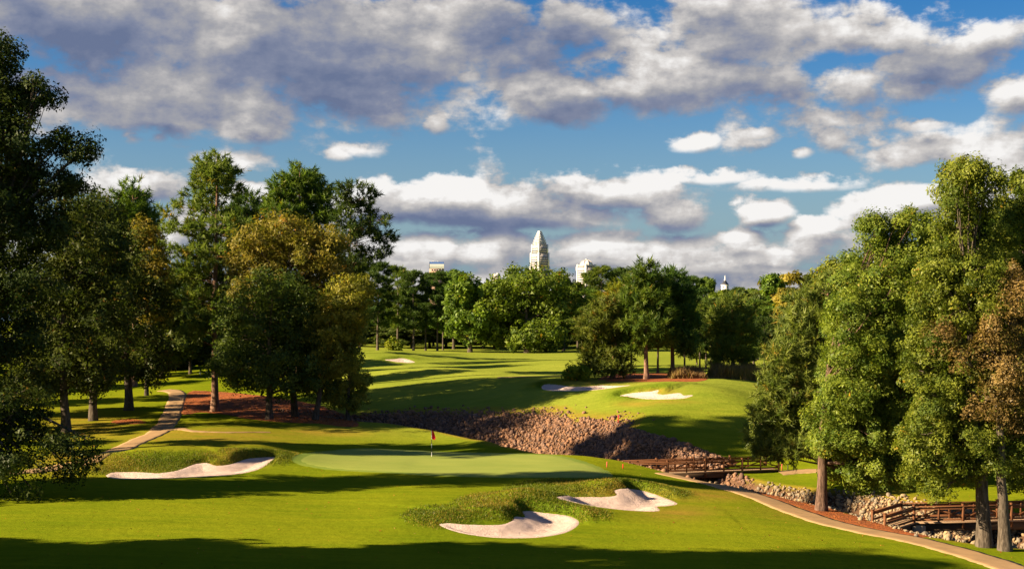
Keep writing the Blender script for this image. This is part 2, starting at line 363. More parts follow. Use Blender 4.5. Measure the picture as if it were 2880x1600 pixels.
def rbf(x, y):
    x = np.asarray(x, float).ravel(); y = np.asarray(y, float).ravel(); o = np.empty(len(x))
    for i in range(0, len(x), 40000):
        W = warp(x[i:i+40000], y[i:i+40000])
        o[i:i+40000] = kern(W, CW)@_w[:_n]+_w[_n]+W@_w[_n+1:]
    return o
# the creek: plan x, y and bed height
CREEK = np.array([(-60,160,3.),(-34,152,2.),(-24,148,1.4),(-17,145,.7),(-11,141.5,0),(-6,138,-.7),(-.8,133.5,-1.8),(3.,128.8,-2.6),(6.2,123,-3.2),(10.2,117.8,-3.7),(15.,113,-4.1),(19.9,107,-4.3),(22.7,101,-4.4),(25.,95.5,-4.5),(27.5,90.5,-4.6),(30.5,86,-4.7),(35,83.2,-4.8),(44,80.5,-4.9),(64,77,-5.),(100,70,-5)], float)
def polydist(x, y, pts):
    """distance, signed side (+ far bank), arclength param, interpolated bed"""
    best = np.full(len(x), 1e9); side = np.zeros(len(x)); bed = np.zeros(len(x)); tt = np.zeros(len(x))
    for i in range(len(pts)-1):
        a, b = pts[i], pts[i+1]; dx, dy = b[0]-a[0], b[1]-a[1]; L2 = dx*dx+dy*dy
        k = np.clip(((x-a[0])*dx+(y-a[1])*dy)/L2, 0, 1); ex = x-a[0]-k*dx; ey = y-a[1]-k*dy; d = np.hypot(ex, ey)
        m = d < best; best[m] = d[m]; side[m] = np.sign(dx*ey-dy*ex)[m]; bed[m] = (a[2]+k*(b[2]-a[2]))[m]; tt[m] = (i+k)[m]
    return best, side, tt, bed
def sstep(x, a, b):
    k = np.clip((x-a)/(b-a), 0, 1); return k*k*(3-2*k)
def vnoise(x, y, s, seed=0):
    """cheap smooth pseudo-noise from a few sines"""
    r = np.random.default_rng(seed); o = 0
    for i in range(5):
        a = r.uniform(0, 6.28); f = s*r.uniform(.6, 1.7); o = o+np.sin((x*math.cos(a)+y*math.sin(a))*f+r.uniform(0, 6.28))
    return o/5
def base_h(x, y):
    x = np.asarray(x, float).ravel(); y = np.asarray(y, float).ravel()
    h = rbf(x, y)
    far = sstep(y, 138, 170)*sstep(y, 600, 320)
    h = h+vnoise(x, y, .16, 3)*.22*far+vnoise(x, y, .23, 5)*.07
    for (cx, cy, rx, ry, am, rot) in MOUNDS:
        c, s = math.cos(rot), math.sin(rot); dx, dy = x-cx, y-cy
        h = h+am*np.exp(-((dx*c+dy*s)/rx)**2-((-dx*s+dy*c)/ry)**2)
    return h
MOUNDS = []
def add_mound(u, v, z, rx, ry, am, rot=0.):
    Y = (CAMZ-z)*F/(v-V0); MOUNDS.append((px(u, Y), Y, rx, ry, am, rot))
add_mound(1690, 1364, .1, 3.0, 1.4, .9, -.15); add_mound(1480, 1400, 0, 3.4, 1.7, .75, .45); add_mound(1300, 1440, 0, 3.4, 1.5, .55, .3)
add_mound(500, 1285, .6, 5.5, 3., .85, .1); add_mound(690, 1268, .5, 3.2, 2.4, .55); add_mound(330, 1305, .3, 3.5, 2.6, .35)
add_mound(880, 1205, .4, 8., 4., .5, -.25); add_mound(620, 1215, .6, 7., 4., .45)
add_mound(1640, 1088, 4.1, 5., 4.5, .35); add_mound(1880, 1102, 3.7, 3.8, 3.8, .5); add_mound(2010, 1095, 4.1, 3.8, 3.8, .5); add_mound(1440, 1115, 3., 5., 4., .4)
add_mound(1060, 1012, 5., 11., 15., 1.5, -.4); add_mound(1230, 1055, 4., 10., 6., .9, -.5); add_mound(1390, 1082, 3.5, 7., 5., .55, -.5); add_mound(1500, 1030, 4.6, 16., 12., .5)
def carve(x, y, h):
    d, side, tt, bed = polydist(x, y, CREEK)
    slope = np.where(side > 0, .62+.45*sstep(tt, 7., 8.6)*sstep(tt, 12., 10.8), .62+.8*sstep(tt, 8.2, 9.6)*sstep(tt, 14.5, 12.5))+.03*np.sin(tt*5)
    cut = bed+np.maximum(0, d-1.1)*slope
    k = .2; hh = -k*np.log(np.exp(-np.clip(h, -20, 40)/k)+np.exp(-np.clip(cut, -20, 40)/k)+1e-30)
    hh = np.where(cut-h > 4, h, hh)
    return hh, side, tt, h-hh
BUNKERS = []          # (plan polygon, depth, lip height, centroid)
def poly_sd(x, y, P):
    """signed distance to a closed polygon (negative inside) and the nearest boundary point's direction from the centre"""
    best = np.full(len(x), 1e9); inside = np.zeros(len(x), bool); qx = np.zeros(len(x)); qy = np.zeros(len(x))
    n = len(P)
    for i in range(n):
        a, b = P[i], P[(i+1) % n]; dx, dy = b[0]-a[0], b[1]-a[1]
        k = np.clip(((x-a[0])*dx+(y-a[1])*dy)/(dx*dx+dy*dy+1e-12), 0, 1); ex = a[0]+k*dx; ey = a[1]+k*dy
        d = np.hypot(x-ex, y-ey); m = d < best; best[m] = d[m]; qx[m] = ex[m]; qy[m] = ey[m]
        c = ((a[1] > y) != (b[1] > y)) & (x < (b[0]-a[0])*(y-a[1])/(b[1]-a[1]+1e-12)+a[0]); inside ^= c
    return np.where(inside, -best, best), qx, qy
def bunker_shape(x, y, h):
    lipm = np.zeros(len(x))
    for P, depth, lip, c, ext in BUNKERS:
        m = (np.abs(x-c[0]) < ext+9) & (np.abs(y-c[1]) < ext+9)
        if not m.any(): continue
        sd, qx, qy = poly_sd(x[m], y[m], P)
        back = sstep((qy-c[1])/ext+.25*(-(qx-c[0])/ext), -.12, .42)        # far and left rims carry the lip
        hh = h[m]
        ins = sd < 0
        dep = depth*sstep(-sd, -.15, 1.6)*(1.)
        hh = hh-np.where(sd < .15, dep, 0)
        ris = lip*back*sstep(sd, -.05, .75)*np.exp(-np.maximum(sd, 0)/3.2)
        hh = hh+np.where(sd > -.05, ris, 0)
        h[m] = hh; lm = lipm[m]; lm = np.maximum(lm, np.where(sd > 0, back*np.exp(-(sd/1.7)**2)*min(1, lip*2.2), 0)); lipm[m] = lm
    return h, lipm
def ground_h(x, y, full=True):
    x = np.asarray(x, float).ravel(); y = np.asarray(y, float).ravel()
    h, side, tt, dep = carve(x, y, base_h(x, y))
    return bunker_shape(x, y, h)[0] if full else h
def hit(us, vs, dz=0., full=False, y0=50, y1=640):
    """where the sight lines through photo points meet the ground (plus dz)"""
    us = np.atleast_1d(np.asarray(us, float)); vs = np.atleast_1d(np.asarray(vs, float))
    Y = np.geomspace(y0, y1, 900); out = np.empty((len(us), 3))
    X = px(us[:, None], Y[None]); Z = pz(vs[:, None], Y[None])
    H = ground_h(X.ravel(), np.broadcast_to(Y, X.shape).ravel(), full).reshape(X.shape)+dz
    for i in range(len(us)):
        d = Z[i]-H[i]; k = np.argmax(d < 0)
        if d[k] >= 0 or k == 0: k = len(Y)-1 if d[0] > 0 else 1
        f = d[k-1]/(d[k-1]-d[k]+1e-9) if k < len(Y)-1 else 1.
        f = min(max(f, 0), 1); y = Y[k-1]+f*(Y[k]-Y[k-1]); out[i] = (px(us[i], y), y, H[i, k-1]+f*(H[i, k]-H[i, k-1])-dz)
    return out
def smooth_closed(P, per=6):
    P = np.asarray(P, float); n = len(P); o = []
    for i in range(n):
        p0, p1, p2, p3 = P[i-1], P[i], P[(i+1) % n], P[(i+2) % n]
        for k in range(per):
            t = k/per; o.append(.5*((2*p1)+(-p0+p2)*t+(2*p0-5*p1+4*p2-p3)*t*t+(-p0+3*p1-3*p2+p3)*t**3))
    return np.array(o)
def smooth_open(P, per=8):
    P = np.asarray(P, float); P = np.vstack([2*P[0]-P[1], P, 2*P[-1]-P[-2]]); o = []
    for i in range(1, len(P)-2):
        p0, p1, p2, p3 = P[i-1:i+3]
        for k in range(per):
            t = k/per; o.append(.5*((2*p1)+(-p0+p2)*t+(2*p0-5*p1+4*p2-p3)*t*t+(-p0+3*p1-3*p2+p3)*t**3))
    o.append(P[-2]); return np.array(o)
BUNKER_PX = [ # outline in the photo, depth, lip, label
 ([(1234,1484),(1260,1479),(1300,1482),(1360,1484),(1410,1483),(1440,1472),(1448,1462),(1475,1462),(1468,1448),(1490,1446),(1540,1452),(1600,1460),(1630,1477),(1610,1498),(1570,1512),(1500,1521),(1400,1521),(1320,1512),(1270,1500)], .35, .75,
  'nearest white sand bunker, below the shaggy mound in front of the green'),
 ([(1564,1424),(1590,1412),(1660,1408),(1700,1407),(1732,1402),(1728,1388),(1760,1382),(1810,1388),(1860,1404),(1906,1424),(1880,1432),(1850,1435),(1856,1448),(1820,1452),(1740,1451),(1660,1445),(1600,1434)], .35, .75,
  'white sand bunker with a pointed tip, between the mound and the cart path'),
 ([(297,1344),(320,1334),(380,1333),(450,1336),(500,1328),(545,1312),(580,1308),(610,1315),(650,1311),(700,1296),(772,1293),(755,1310),(720,1328),(660,1340),(560,1347),(430,1352),(330,1352)], .3, .7,
  'long white sand bunker under the grassy bank beside the green'),
 ([(1523,1097),(1530,1086),(1560,1085),(1620,1092),(1690,1089),(1730,1091),(1775,1092),(1740,1097),(1690,1103),(1620,1105),(1550,1103)], .25, .5,
  'long thin white sand bunker across the creek, under the cluster of pines'),
 ([(1742,1119),(1780,1109),(1830,1104),(1853,1101),(1850,1110),(1870,1112),(1910,1108),(1925,1114),(1952,1114),(1930,1123),(1890,1126),(1830,1126),(1790,1123)], .25, .5,
  'notched white sand bunker across the creek, right of the long thin one'),
 ([(1082,1014),(1110,1012),(1125,1010),(1145,1012),(1168,1020),(1150,1022),(1120,1020),(1100,1017)], .2, .3,
  'small far sand bunker beside the little lone tree')]
for pts, dep, lip, lab in BUNKER_PX:
    q = smooth_closed(pts, 4); w = hit(q[:, 0], q[:, 1], -dep*.55)[:, :2]
    c = (w.min(0)+w.max(0))/2; BUNKERS.append((w, dep, lip, c, float(np.abs(w-c).max())))

# ------------------------------------------------------------------ the ground sheet
s_in = np.linspace(-.42, .42, 421); s_out = .42*np.geomspace(1.012, 34, 40)
S = np.concatenate([-s_out[::-1], s_in, s_out])
rows = [-600., -200., -60., 0., 20., 32., 38., 43., 47., 51., 54.5, 57.5]
y = 60.
while y < 270: rows.append(y); y *= 1.0031
while y < 660: rows.append(y); y *= 1.009
while y < 12000: rows.append(y); y *= 1.12
rows = np.array(rows); NS, NR = len(S), len(rows)
RY = np.repeat(rows[:, None], NS, 1); RX = S[None]*np.maximum(RY, 45.)
gx, gy = RX.ravel(), RY.ravel()
hb = base_h(gx, gy); hc, cside, ctt, cdep = carve(gx, gy, hb)
gz, lipm = bunker_shape(gx, gy, hc.copy())
fade = sstep(gy, 640, 900); gz = gz*(1-fade)+5.*fade
fade2 = sstep(gy, 55, 38); gz = gz*(1-fade2)+(-.8)*fade2
# zone: rough / dry / bare soil
yy = np.maximum(gy, 40); PU = U0+gx/yy*F; PV = V0+(CAMZ-gz)/yy*F
def spot(u, v, ru, rv): return np.exp(-((PU-u)/ru)**2-((PV-v)/rv)**2)
rough = lipm.copy()
for a in ((480,1300,190,26),(690,1290,60,18),(1250,1452,90,26),(1420,1425,120,34),(1600,1375,140,24),(1720,1372,80,22),(330,1320,60,14)): rough = np.maximum(rough, spot(*a)*1.05)
dry = np.zeros(len(gx))
for a in ((1680,1385,110,16),(700,1285,90,16),(600,1310,120,10),(560,1225,300,30),(250,1200,170,45),(200,1300,120,40),(2000,1390,200,20),(2450,1440,300,26),(1900,1440,110,20),(1650,1075,120,10),(1790,1135,60,8),(1880,1130,80,5),(1850,1100,60,8),(2480,1395,110,22),(2700,1500,200,12),(1620,1168,150,10),(900,1215,160,14)): dry = np.maximum(dry, spot(*a)*.85)
edge = np.exp(-((cdep-.12)/.16)**2)*(cdep > .005)
dry = np.maximum(dry, edge*.9)
soil = sstep(cdep, .1, .3)*np.where((cside > 0) | (ctt > 9.2), 1., 0.)*(gy < 200)
RIP = np.array([(1640,1178),(1720,1192),(1850,1228),(1950,1258),(2040,1293),(2065,1306),(2000,1318),(1900,1318),(1760,1318),(1660,1290),(1600,1240)], float)
rip_in = (cside > 0) & (poly_sd(PU, PV, RIP)[0] < 4) & (gy > 112) & (gy < 150)
soil = np.maximum(soil, rip_in*1.)
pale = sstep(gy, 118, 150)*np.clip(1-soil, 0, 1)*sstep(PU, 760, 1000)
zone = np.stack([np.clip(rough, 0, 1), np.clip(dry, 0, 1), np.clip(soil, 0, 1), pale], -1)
I, J = np.meshgrid(np.arange(NR-1), np.arange(NS-1), indexing='ij')
quads = np.stack([I*NS+J, I*NS+J+1, (I+1)*NS+J+1, (I+1)*NS+J], -1).reshape(-1, 4)
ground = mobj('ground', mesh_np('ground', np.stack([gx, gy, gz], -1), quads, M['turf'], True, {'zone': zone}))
tag(ground, 'mown golf course turf rolling between the trees', kind='structure')
GZ = gz.reshape(NR, NS)
def mesh_h(x, y):
    """height of the ground sheet as built"""
    x = np.asarray(x, float).ravel(); y = np.asarray(y, float).ravel()
    r = np.clip(np.searchsorted(rows, y)-1, 0, NR-2); fr = np.clip((y-rows[r])/(rows[r+1]-rows[r]), 0, 1)
    def at(rr):
        s = x/np.maximum(y, 45.); c = np.clip(np.searchsorted(S, s)-1, 0, NS-2); fc = np.clip((s-S[c])/(S[c+1]-S[c]), 0, 1)
        return GZ[rr, c]*(1-fc)+GZ[rr, c+1]*fc
    return at(r)*(1-fr)+at(r+1)*fr
def gpoint(x, y): return Vector((x, y, float(mesh_h([x], [y])[0])))
def sheet(name, P, off, step, mat, edge_drop=.0, wob=0., aspect=1.):
    """a sheet laid over the ground inside the plan polygon P"""
    P = np.asarray(P, float)
    lo, hi = P.min(0), P.max(0); nx = max(3, int((hi[0]-lo[0])/step)); ny = max(3, int((hi[1]-lo[1])/(step*aspect)))
    gx_, gy_ = np.meshgrid(np.linspace(lo[0], hi[0], nx), np.linspace(lo[1], hi[1], ny)); gx_ = gx_.ravel(); gy_ = gy_.ravel()
    sd, _, _ = poly_sd(gx_, gy_, P); m = sd < -step*.4
    pts = np.vstack([P, np.stack([gx_[m], gy_[m]], -1)]); n = len(P)
    r = delaunay_2d_cdt([Vector(p) for p in pts], [], [list(range(n))], 1, 1e-5)
    V2 = np.array([(v.x, v.y) for v in r[0]]); fs = np.array([f for f in r[2] if len(f) == 3])
    z = mesh_h(V2[:, 0], V2[:, 1])+off
    if edge_drop or wob:
        sd2, _, _ = poly_sd(V2[:, 0], V2[:, 1], P)
        if edge_drop: z -= edge_drop*sstep(sd2, -.12, 0)
        if wob: z += wob*(vnoise(V2[:, 0], V2[:, 1], 2.6, 9)+.5*vnoise(V2[:, 0], V2[:, 1], 7., 4))*sstep(-sd2, .1, .6)
    a = V2[fs]; cr = (a[:, 1, 0]-a[:, 0, 0])*(a[:, 2, 1]-a[:, 0, 1])-(a[:, 1, 1]-a[:, 0, 1])*(a[:, 2, 0]-a[:, 0, 0])
    fs[cr < 0] = fs[cr < 0][:, ::-1]
    o = mobj(name, mesh_np(name, np.column_stack([V2, z]), fs, mat, True)); tag(o, kind='structure'); return o
# sand
def mat_sand():
    m, t, b = new_mat('bunker_sand'); P = posn(t)
    n = t.noise(P, 1.3, 4, .6).outputs[0]; f = t.noise(P, 30., 4, .7).outputs[0]; g = t.noise(t.vmath('MULTIPLY', P, (1, 1.6, 1)), 7., 4, .6, .8).outputs[0]
    c = t.mix(t.ss(n, .3, .7), (.50, .375, .32, 1), (.60, .455, .39, 1)); c = t.mix(t.ss(f, .60, .75, 0, .35), c, (.42, .33, .25, 1))
    t.l.new(c, b.inputs['Base Color']); b.inputs['Roughness'].default_value = 1.; b.inputs['Specular IOR Level'].default_value = .05
    bump(t, b, t.math('ADD', g, t.math('MULTIPLY', f, .4)), 1., .11); return m
M['sand'] = mat_sand()
for (P, dep, lip, c, ext), (_, _, _, lab) in zip(BUNKERS, BUNKER_PX):
    st = .16 if c[1] < 120 else .3
    o = sheet('sand_bunker', P, .04, st, M['sand'], .05, .035); tag(o, lab, 'sand bunker', 'sand bunkers of the course')
# putting green
def mat_green(ca, cb, cd):
    m, t, b = new_mat('putting_green_turf'); P = posn(t)
    n = t.noise(P, .22, 4, .5).outputs[0]; f = t.noise(P, 40., 3, .7).outputs[0]
    n2 = t.noise(t.vmath('MULTIPLY', P, (.3, 1.4, 1)), .9, 5, .65).outputs[0]; c = t.mix(t.ss(t.math('ADD', t.math('MULTIPLY', n, .5), t.math('MULTIPLY', n2, .5)), .34, .66), ca, cb); c = t.mix(t.lin(f, .2, .8, 0, .35), c, cd)
    t.l.new(c, b.inputs['Base Color']); b.inputs['Roughness'].default_value = .9; b.inputs['Specular IOR Level'].default_value = .1
    bump(t, b, f, .4, .01); return m
M['green'] = mat_green((.190, .235, .040, 1), (.245, .275, .052, 1), (.10, .13, .022, 1)); M['collar'] = mat_green((.130, .190, .024, 1), (.18, .225, .030, 1), (.08, .11, .014, 1))
def unit2(v): return v/np.linalg.norm(v, axis=1)[:, None]
q = smooth_closed([(842,1290),(870,1278),(940,1268),(1030,1262),(1150,1266),(1300,1273),(1450,1276),(1560,1282),(1640,1302),(1690,1322),(1700,1336),(1640,1342),(1540,1341),(1400,1340),(1240,1335),(1100,1327),(960,1320),(880,1310),(850,1301)], 6)
GREENP = hit(q[:, 0], q[:, 1], 0, True)[:, :2]
cc_ = GREENP.mean(0); COLLP = GREENP+unit2(GREENP-cc_)*.7
o = sheet('green_collar', COLLP, .014, .45, M['collar'], .02); tag(o, 'closely mown darker ring of grass round the putting green')
o = sheet('putting_green', GREENP, .03, .45, M['green'], .03); tag(o, 'smooth pale putting green with the red flag')
# cart paths: ribbons over the ground with a slightly raised slab edge
def ribbon(name, ctr, width, off, mat, lab, thick=.07):
    C = smooth_open(ctr, 10); n = len(C); tg = np.gradient(C, axis=0); tg /= np.linalg.norm(tg, axis=1)[:, None]; nrm = np.stack([-tg[:, 1], tg[:, 0]], -1)
    k = np.linspace(-1, 1, 7); W = np.broadcast_to(width, (n,))/2 if np.ndim(width) == 0 else np.interp(np.linspace(0, 1, n), np.linspace(0, 1, len(width)), width)/2
    W = W+.05*np.sin(np.arange(n)*1.7)+.04*np.sin(np.arange(n)*.63+1)
    XY = C[:, None]+nrm[:, None]*(k[None, :, None]*W[:, None, None]); z = mesh_h(XY[..., 0].ravel(), XY[..., 1].ravel()).reshape(n, 7)
    z = z+off; z[:, 0] -= off*.8; z[:, -1] -= off*.8
    V = np.concatenate([XY, z[..., None]], -1)
    L = V[:, :1].copy(); L[..., 2] -= thick*3; R = V[:, -1:].copy(); R[..., 2] -= thick*3
    V = np.concatenate([L, V, R], 1).reshape(-1, 3)
    I, J = np.meshgrid(np.arange(n-1), np.arange(8), indexing='ij'); Q = np.stack([I*9+J, (I+1)*9+J, (I+1)*9+J+1, I*9+J+1], -1).reshape(-1, 4)
    o = mobj(name, mesh_np(name, V, Q, mat, False)); tag(o, lab, kind='structure'); return o
def plan(pts): a = np.array(pts, float); return hit(a[:, 0], a[:, 1], 0, True)[:, :2]
pr = plan([(2240,1438),(2330,1468),(2450,1495),(2560,1515),(2680,1545),(2790,1578),(2860,1603)])
pr = np.vstack([[(11.9, 110.1), (14.9, 107.3), (16.3, 102.8), (17.3, 97.5)], pr, pr[-1:]+(pr[-1]-pr[-2])*3])
PATH_R = pr
ribbon('cart_path', pr, 2.5, .035, M['path'], 'tan concrete cart path curving down past the footbridges')
pl = plan([(-200,1345),(-60,1338),(90,1325),(190,1308),(260,1291),(330,1268),(400,1235),(455,1205),(478,1175),(492,1140),(500,1112),(488,1100),(462,1097)])
PATH_L = pl
ribbon('cart_path', pl, 2.0, .035, M['path'], 'tan concrete cart path running up between the shaded trees')
ribbon('cart_path_branch', plan([(455,1210),(505,1206),(550,1213),(640,1216),(760,1216)]), [1.6, .8, .35, .3], .055, M['path'], 'narrow spur leaving the path beside the tall pine')
ribbon('cart_path', plan([(2192,1330),(2260,1325),(2340,1322),(2430,1323),(2540,1325)]), 1.6, .05, M['path'], 'pale cart path beyond the creek at the far bridge end')
ribbon('cart_path', plan([(1400,1062),(1460,1060),(1530,1058),(1600,1056)]), 1.1, .06, M['path'], 'thin pale path line crossing the far fairway')
# pine straw beds
def bed(pts, lab, off=.03, step=.5):
    q = smooth_closed(pts, 5); P = hit(q[:, 0], q[:, 1], 0, True)[:, :2]
    o = sheet('pine_straw_bed', P, off, step, M['straw'], .04, .015); tag(o, lab); return P
STRAW_A = bed([(512,1168),(560,1160),(620,1164),(700,1178),(800,1188),(900,1192),(960,1200),(1010,1198),(1000,1180),(960,1160),(900,1140),(800,1120),(700,1108),(600,1100),(535,1100),(520,1120),(512,1145)], 'red pine straw bed under the tall pine and dark oak')
STRAW_B = bed([(310,1186),(345,1180),(385,1180),(415,1187),(385,1192),(340,1192)], 'ring of red pine straw round the dark trunk', .03, .3)
STRAW_C = bed([(1690,1072),(1780,1074),(1900,1073),(1960,1073),(1990,1066),(1960,1056),(1850,1050),(1740,1052),(1690,1062)], 'red earth and straw under the pine cluster', .05, 1.)
_c = smooth_open(PATH_R[0:8], 6); _t = np.gradient(_c, axis=0); _t /= np.linalg.norm(_t, axis=1)[:, None]; _nr = np.stack([-_t[:, 1], _t[:, 0]], -1)
_wd = 1.2+1.5*np.sin(np.linspace(.15, 3., len(_c)))+.25*np.sin(np.arange(len(_c))*1.3)
STRAW_D = np.vstack([_c+_nr*1.28, (_c+_nr*(1.3+_wd)[:, None])[::-1]])
o = sheet('pine_straw_bed', STRAW_D, .03, .3, M['straw'], .03, .015); tag(o, 'strip of rusty pine straw between the path and the creek')

# ------------------------------------------------------------------ trees
def unit(v): return v/(np.linalg.norm(v, axis=-1, keepdims=True)+1e-9)
def leaf_faces(C, N, size, rng, asp=.55):
    """a pointed leaf spray at each centre C, facing N"""
    n = len(C); r = unit(rng.normal(size=(n, 3))); a = unit(np.cross(N, r)); b = np.cross(N, a)
    s = (size*np.clip(rng.lognormal(0, .34, n), .4, 1.9))[:, None]
    V = np.stack([C+a*s*.55, C-a*s*.38+b*s*.56*asp+N*s*.07, C-a*s*.38-b*s*.56*asp+N*s*.07], 1).reshape(-1, 3)
    return V, np.arange(3*n).reshape(n, 3)
def crown_broad(L, n, size, rng, clump=.55, droop=.0, fill=.6):
    """leaf clumps over the lobes L (cx,cy,cz,rx,ry,rz)"""
    L = np.asarray(L, float); area = (L[:, 3]*L[:, 4]+L[:, 3]*L[:, 5]+L[:, 4]*L[:, 5]); p = area/area.sum()
    nc = max(30, int(area.sum()*1.25/clump**2)); lid = rng.choice(len(L), nc, p=p)
    d = unit(rng.normal(size=(nc, 3))+np.array((0, 0, .15))); rad = rng.uniform(0, 1, nc)**.45*(1.-fill*.35)+fill*.35*rng.uniform(.6, 1.25, nc)
    cc = L[lid, :3]+d*L[lid, 3:]*rad[:, None]
    cs = clump*rng.uniform(.5, 1.35, nc)
    w = cs**2; k = rng.choice(nc, n, p=w/w.sum())
    off = rng.normal(size=(n, 3))*np.array((1, 1, .72)); off *= np.minimum(1., 1.6/(np.linalg.norm(off, axis=1)+1e-6))[:, None]
    C = cc[k]+off*cs[k][:, None]*.62
    if droop: C[:, 2] -= droop*(off[:, 0]**2+off[:, 1]**2)*cs[k]
    cn = unit(d*.7+np.array((0, 0, .3))+rng.normal(size=(nc, 3))*.55)
    N = unit(cn[k]*.75+unit(off)*.5+np.array((0, 0, .2))+rng.normal(size=(n, 3))*.42)
    V, Q = leaf_faces(C, N, size, rng)
    ct = rng.uniform(.0, 1., nc); tint = np.clip(ct[k]*.6+rng.uniform(0, .4, n), 0, 1)
    ctu = rng.uniform(0, .85, nc); turn = np.clip(ctu[k]+rng.normal(size=n)*.08, 0, 1)
    return V, Q, np.repeat(tint, 3), np.repeat(turn, 3), cc
def crown_pine(L, n, length, rng, puff=.5, m=34, wid=.16):
    """bottle-brush tufts of needles on the branch ends"""
    L = np.asarray(L, float); area = (L[:, 3]*L[:, 4]+L[:, 3]*L[:, 5]+L[:, 4]*L[:, 5]); p = area/area.sum()
    nc = max(20, n//m); lid = rng.choice(len(L), nc, p=p)
    d = unit(rng.normal(size=(nc, 3))+np.array((0, 0, .25))); rad = rng.uniform(.25, 1., nc)**.5*rng.uniform(.85, 1.12, nc)
    cc = L[lid, :3]+d*L[lid, 3:]*rad[:, None]
    ax = unit(d*np.array((1, 1, .6))+np.array((0, 0, .55))+rng.normal(size=(nc, 3))*.25)      # twig direction
    k = np.repeat(np.arange(nc), m); N_ = len(k)
    al = rng.uniform(-1, 1, N_); base = cc[k]+ax[k]*(al*puff*.8)[:, None]+rng.normal(size=(N_, 3))*.05
    dr = unit(rng.normal(size=(N_, 3))*.85+ax[k]*.75)
    ln = (length*rng.uniform(.65, 1.25, N_))[:, None]
    side = unit(np.cross(dr, rng.normal(size=(N_, 3))))*(length*wid*rng.uniform(.7, 1.3, N_))[:, None]
    V = np.stack([base-side*.5, base+side*.5, base+dr*ln], 1).reshape(-1, 3)
    ct = rng.uniform(0, 1, nc); tint = np.clip(ct[k]*.65+rng.uniform(0, .35, N_), 0, 1)
    turn = np.clip(rng.uniform(0, .9, nc)[k]+rng.normal(size=N_)*.06, 0, 1)
    return V, np.arange(3*N_).reshape(-1, 3), np.repeat(tint, 3), np.repeat(turn, 3), cc
def wander(a, b, n, amp, rng, sag=0.):
    t = np.linspace(0, 1, n)[:, None]; p = a+(b-a)*t; w = rng.normal(size=(n, 3))*amp; w[0] = w[-1] = 0
    p = p+np.cumsum(w, 0)*np.sin(t*math.pi)*.5; p[:, 2] += sag*np.sin(t[:, 0]*math.pi); return p
def limbs(kind, L, cc, H, r0, lean, rng, nbr=26, trunk_top=.62):
    """trunk and limbs that carry the crown, in tree space"""
    T, B = Geo(), Geo()
    if kind == 'pine':
        top = np.array((lean[0], lean[1], H)); n = 16; P = wander(np.zeros(3), top, n, H*.004, rng)
        t = np.linspace(0, 1, n); rad = r0*(1-t)**.8*.92+.03; rad[0] *= 1.45; rad[1] *= 1.05
        T.tube(P, rad, 12, True, .03)
        idx = rng.choice(len(cc), min(len(cc), nbr), replace=False)
        for i in idx:
            tip = cc[i]; hh = np.clip(tip[2]-np.hypot(tip[0], tip[1])*.25, H*.18, H*.97); k = hh/H*(n-1); j = int(min(k, n-2)); o = P[j]+(P[j+1]-P[j])*(k-j)
            rr = max(.025, r0*(1-hh/H)*.3); B.tube(wander(o, tip, 6, .06*np.linalg.norm(tip-o)/3, rng, .12), np.linspace(rr, .018, 6), 5)
    else:
        top = np.array((lean[0]*trunk_top, lean[1]*trunk_top, H*trunk_top)); n = 10; P = wander(np.zeros(3), top, n, H*.006, rng)
        rad = r0*np.linspace(1, .45, n); rad[0] *= 1.3; rad[1] *= 1.06
        T.tube(P, rad, 14, True, .045)
        cs = L[:, :3]; ends = []
        for c in cs:
            k = np.clip((c[2]-np.hypot(c[0]-P[-1, 0], c[1]-P[-1, 1])*.5)/top[2], .32, 1.)*(n-1); j = int(min(k, n-2)); o = P[j]+(P[j+1]-P[j])*(k-j)
            rr = r0*.34*np.clip(1.1-k/n*.5, .3, 1); pp = wander(o, c, 8, .05*np.linalg.norm(c-o)/3, rng, .1*np.linalg.norm(c-o)*.3)
            B.tube(pp, np.linspace(rr, rr*.22, 8), 7); ends.append(pp)
        idx = rng.choice(len(cc), min(len(cc), nbr*3), replace=False)
        for i in idx:
            tip = cc[i]; d = np.linalg.norm(cs-tip, axis=1); e = ends[int(d.argmin())]; o = e[rng.integers(3, 8)]
            B.tube(wander(o, tip, 5, .12, rng), np.linspace(r0*.085+.012, .012, 5), 4, False)
    return T, B
def make_tree(name, kind, base, L, n, size, leaf, bark, r0, H, seed, label, group=None, lean=(0, 0), clump=.6, nbr=26, trunk_top=.6, droop=0., fill=.6, m=34, wid=.16, puff=.5):
    rng = np.random.default_rng(seed); L = np.asarray(L, float)
    root = empty(name, base); tag(root, label, 'tree', group)
    if kind == 'pine': V, Q, ti, tu, cc = crown_pine(L, n, size, rng, puff, m, wid)
    else: V, Q, ti, tu, cc = crown_broad(L, n, size, rng, clump, droop, fill)
    T, B = limbs(kind, L, cc, H, r0, lean, rng, nbr, trunk_top)
    if B.n:
        T.add(np.vstack(B.V), np.vstack(B.Q), np.vstack(B.T) if B.T else None)
    T.build('trunk', bark, root, True)
    mobj('crown', mesh_np('crown', V, Q, leaf, False, {'tint': ti, 'turn': tu}), root)
    return root
def copy_tree(src, loc, sc, rz, label, group):
    r = src.copy(); COL.objects.link(r); r.location = loc; r.scale = sc; r.rotation_euler = (0, 0, rz)
    r['label'] = label
    if group: r['group'] = group
    elif 'group' in r: del r['group']
    for ch in src.children:
        c = ch.copy(); COL.objects.link(c); c.parent = r
    return r
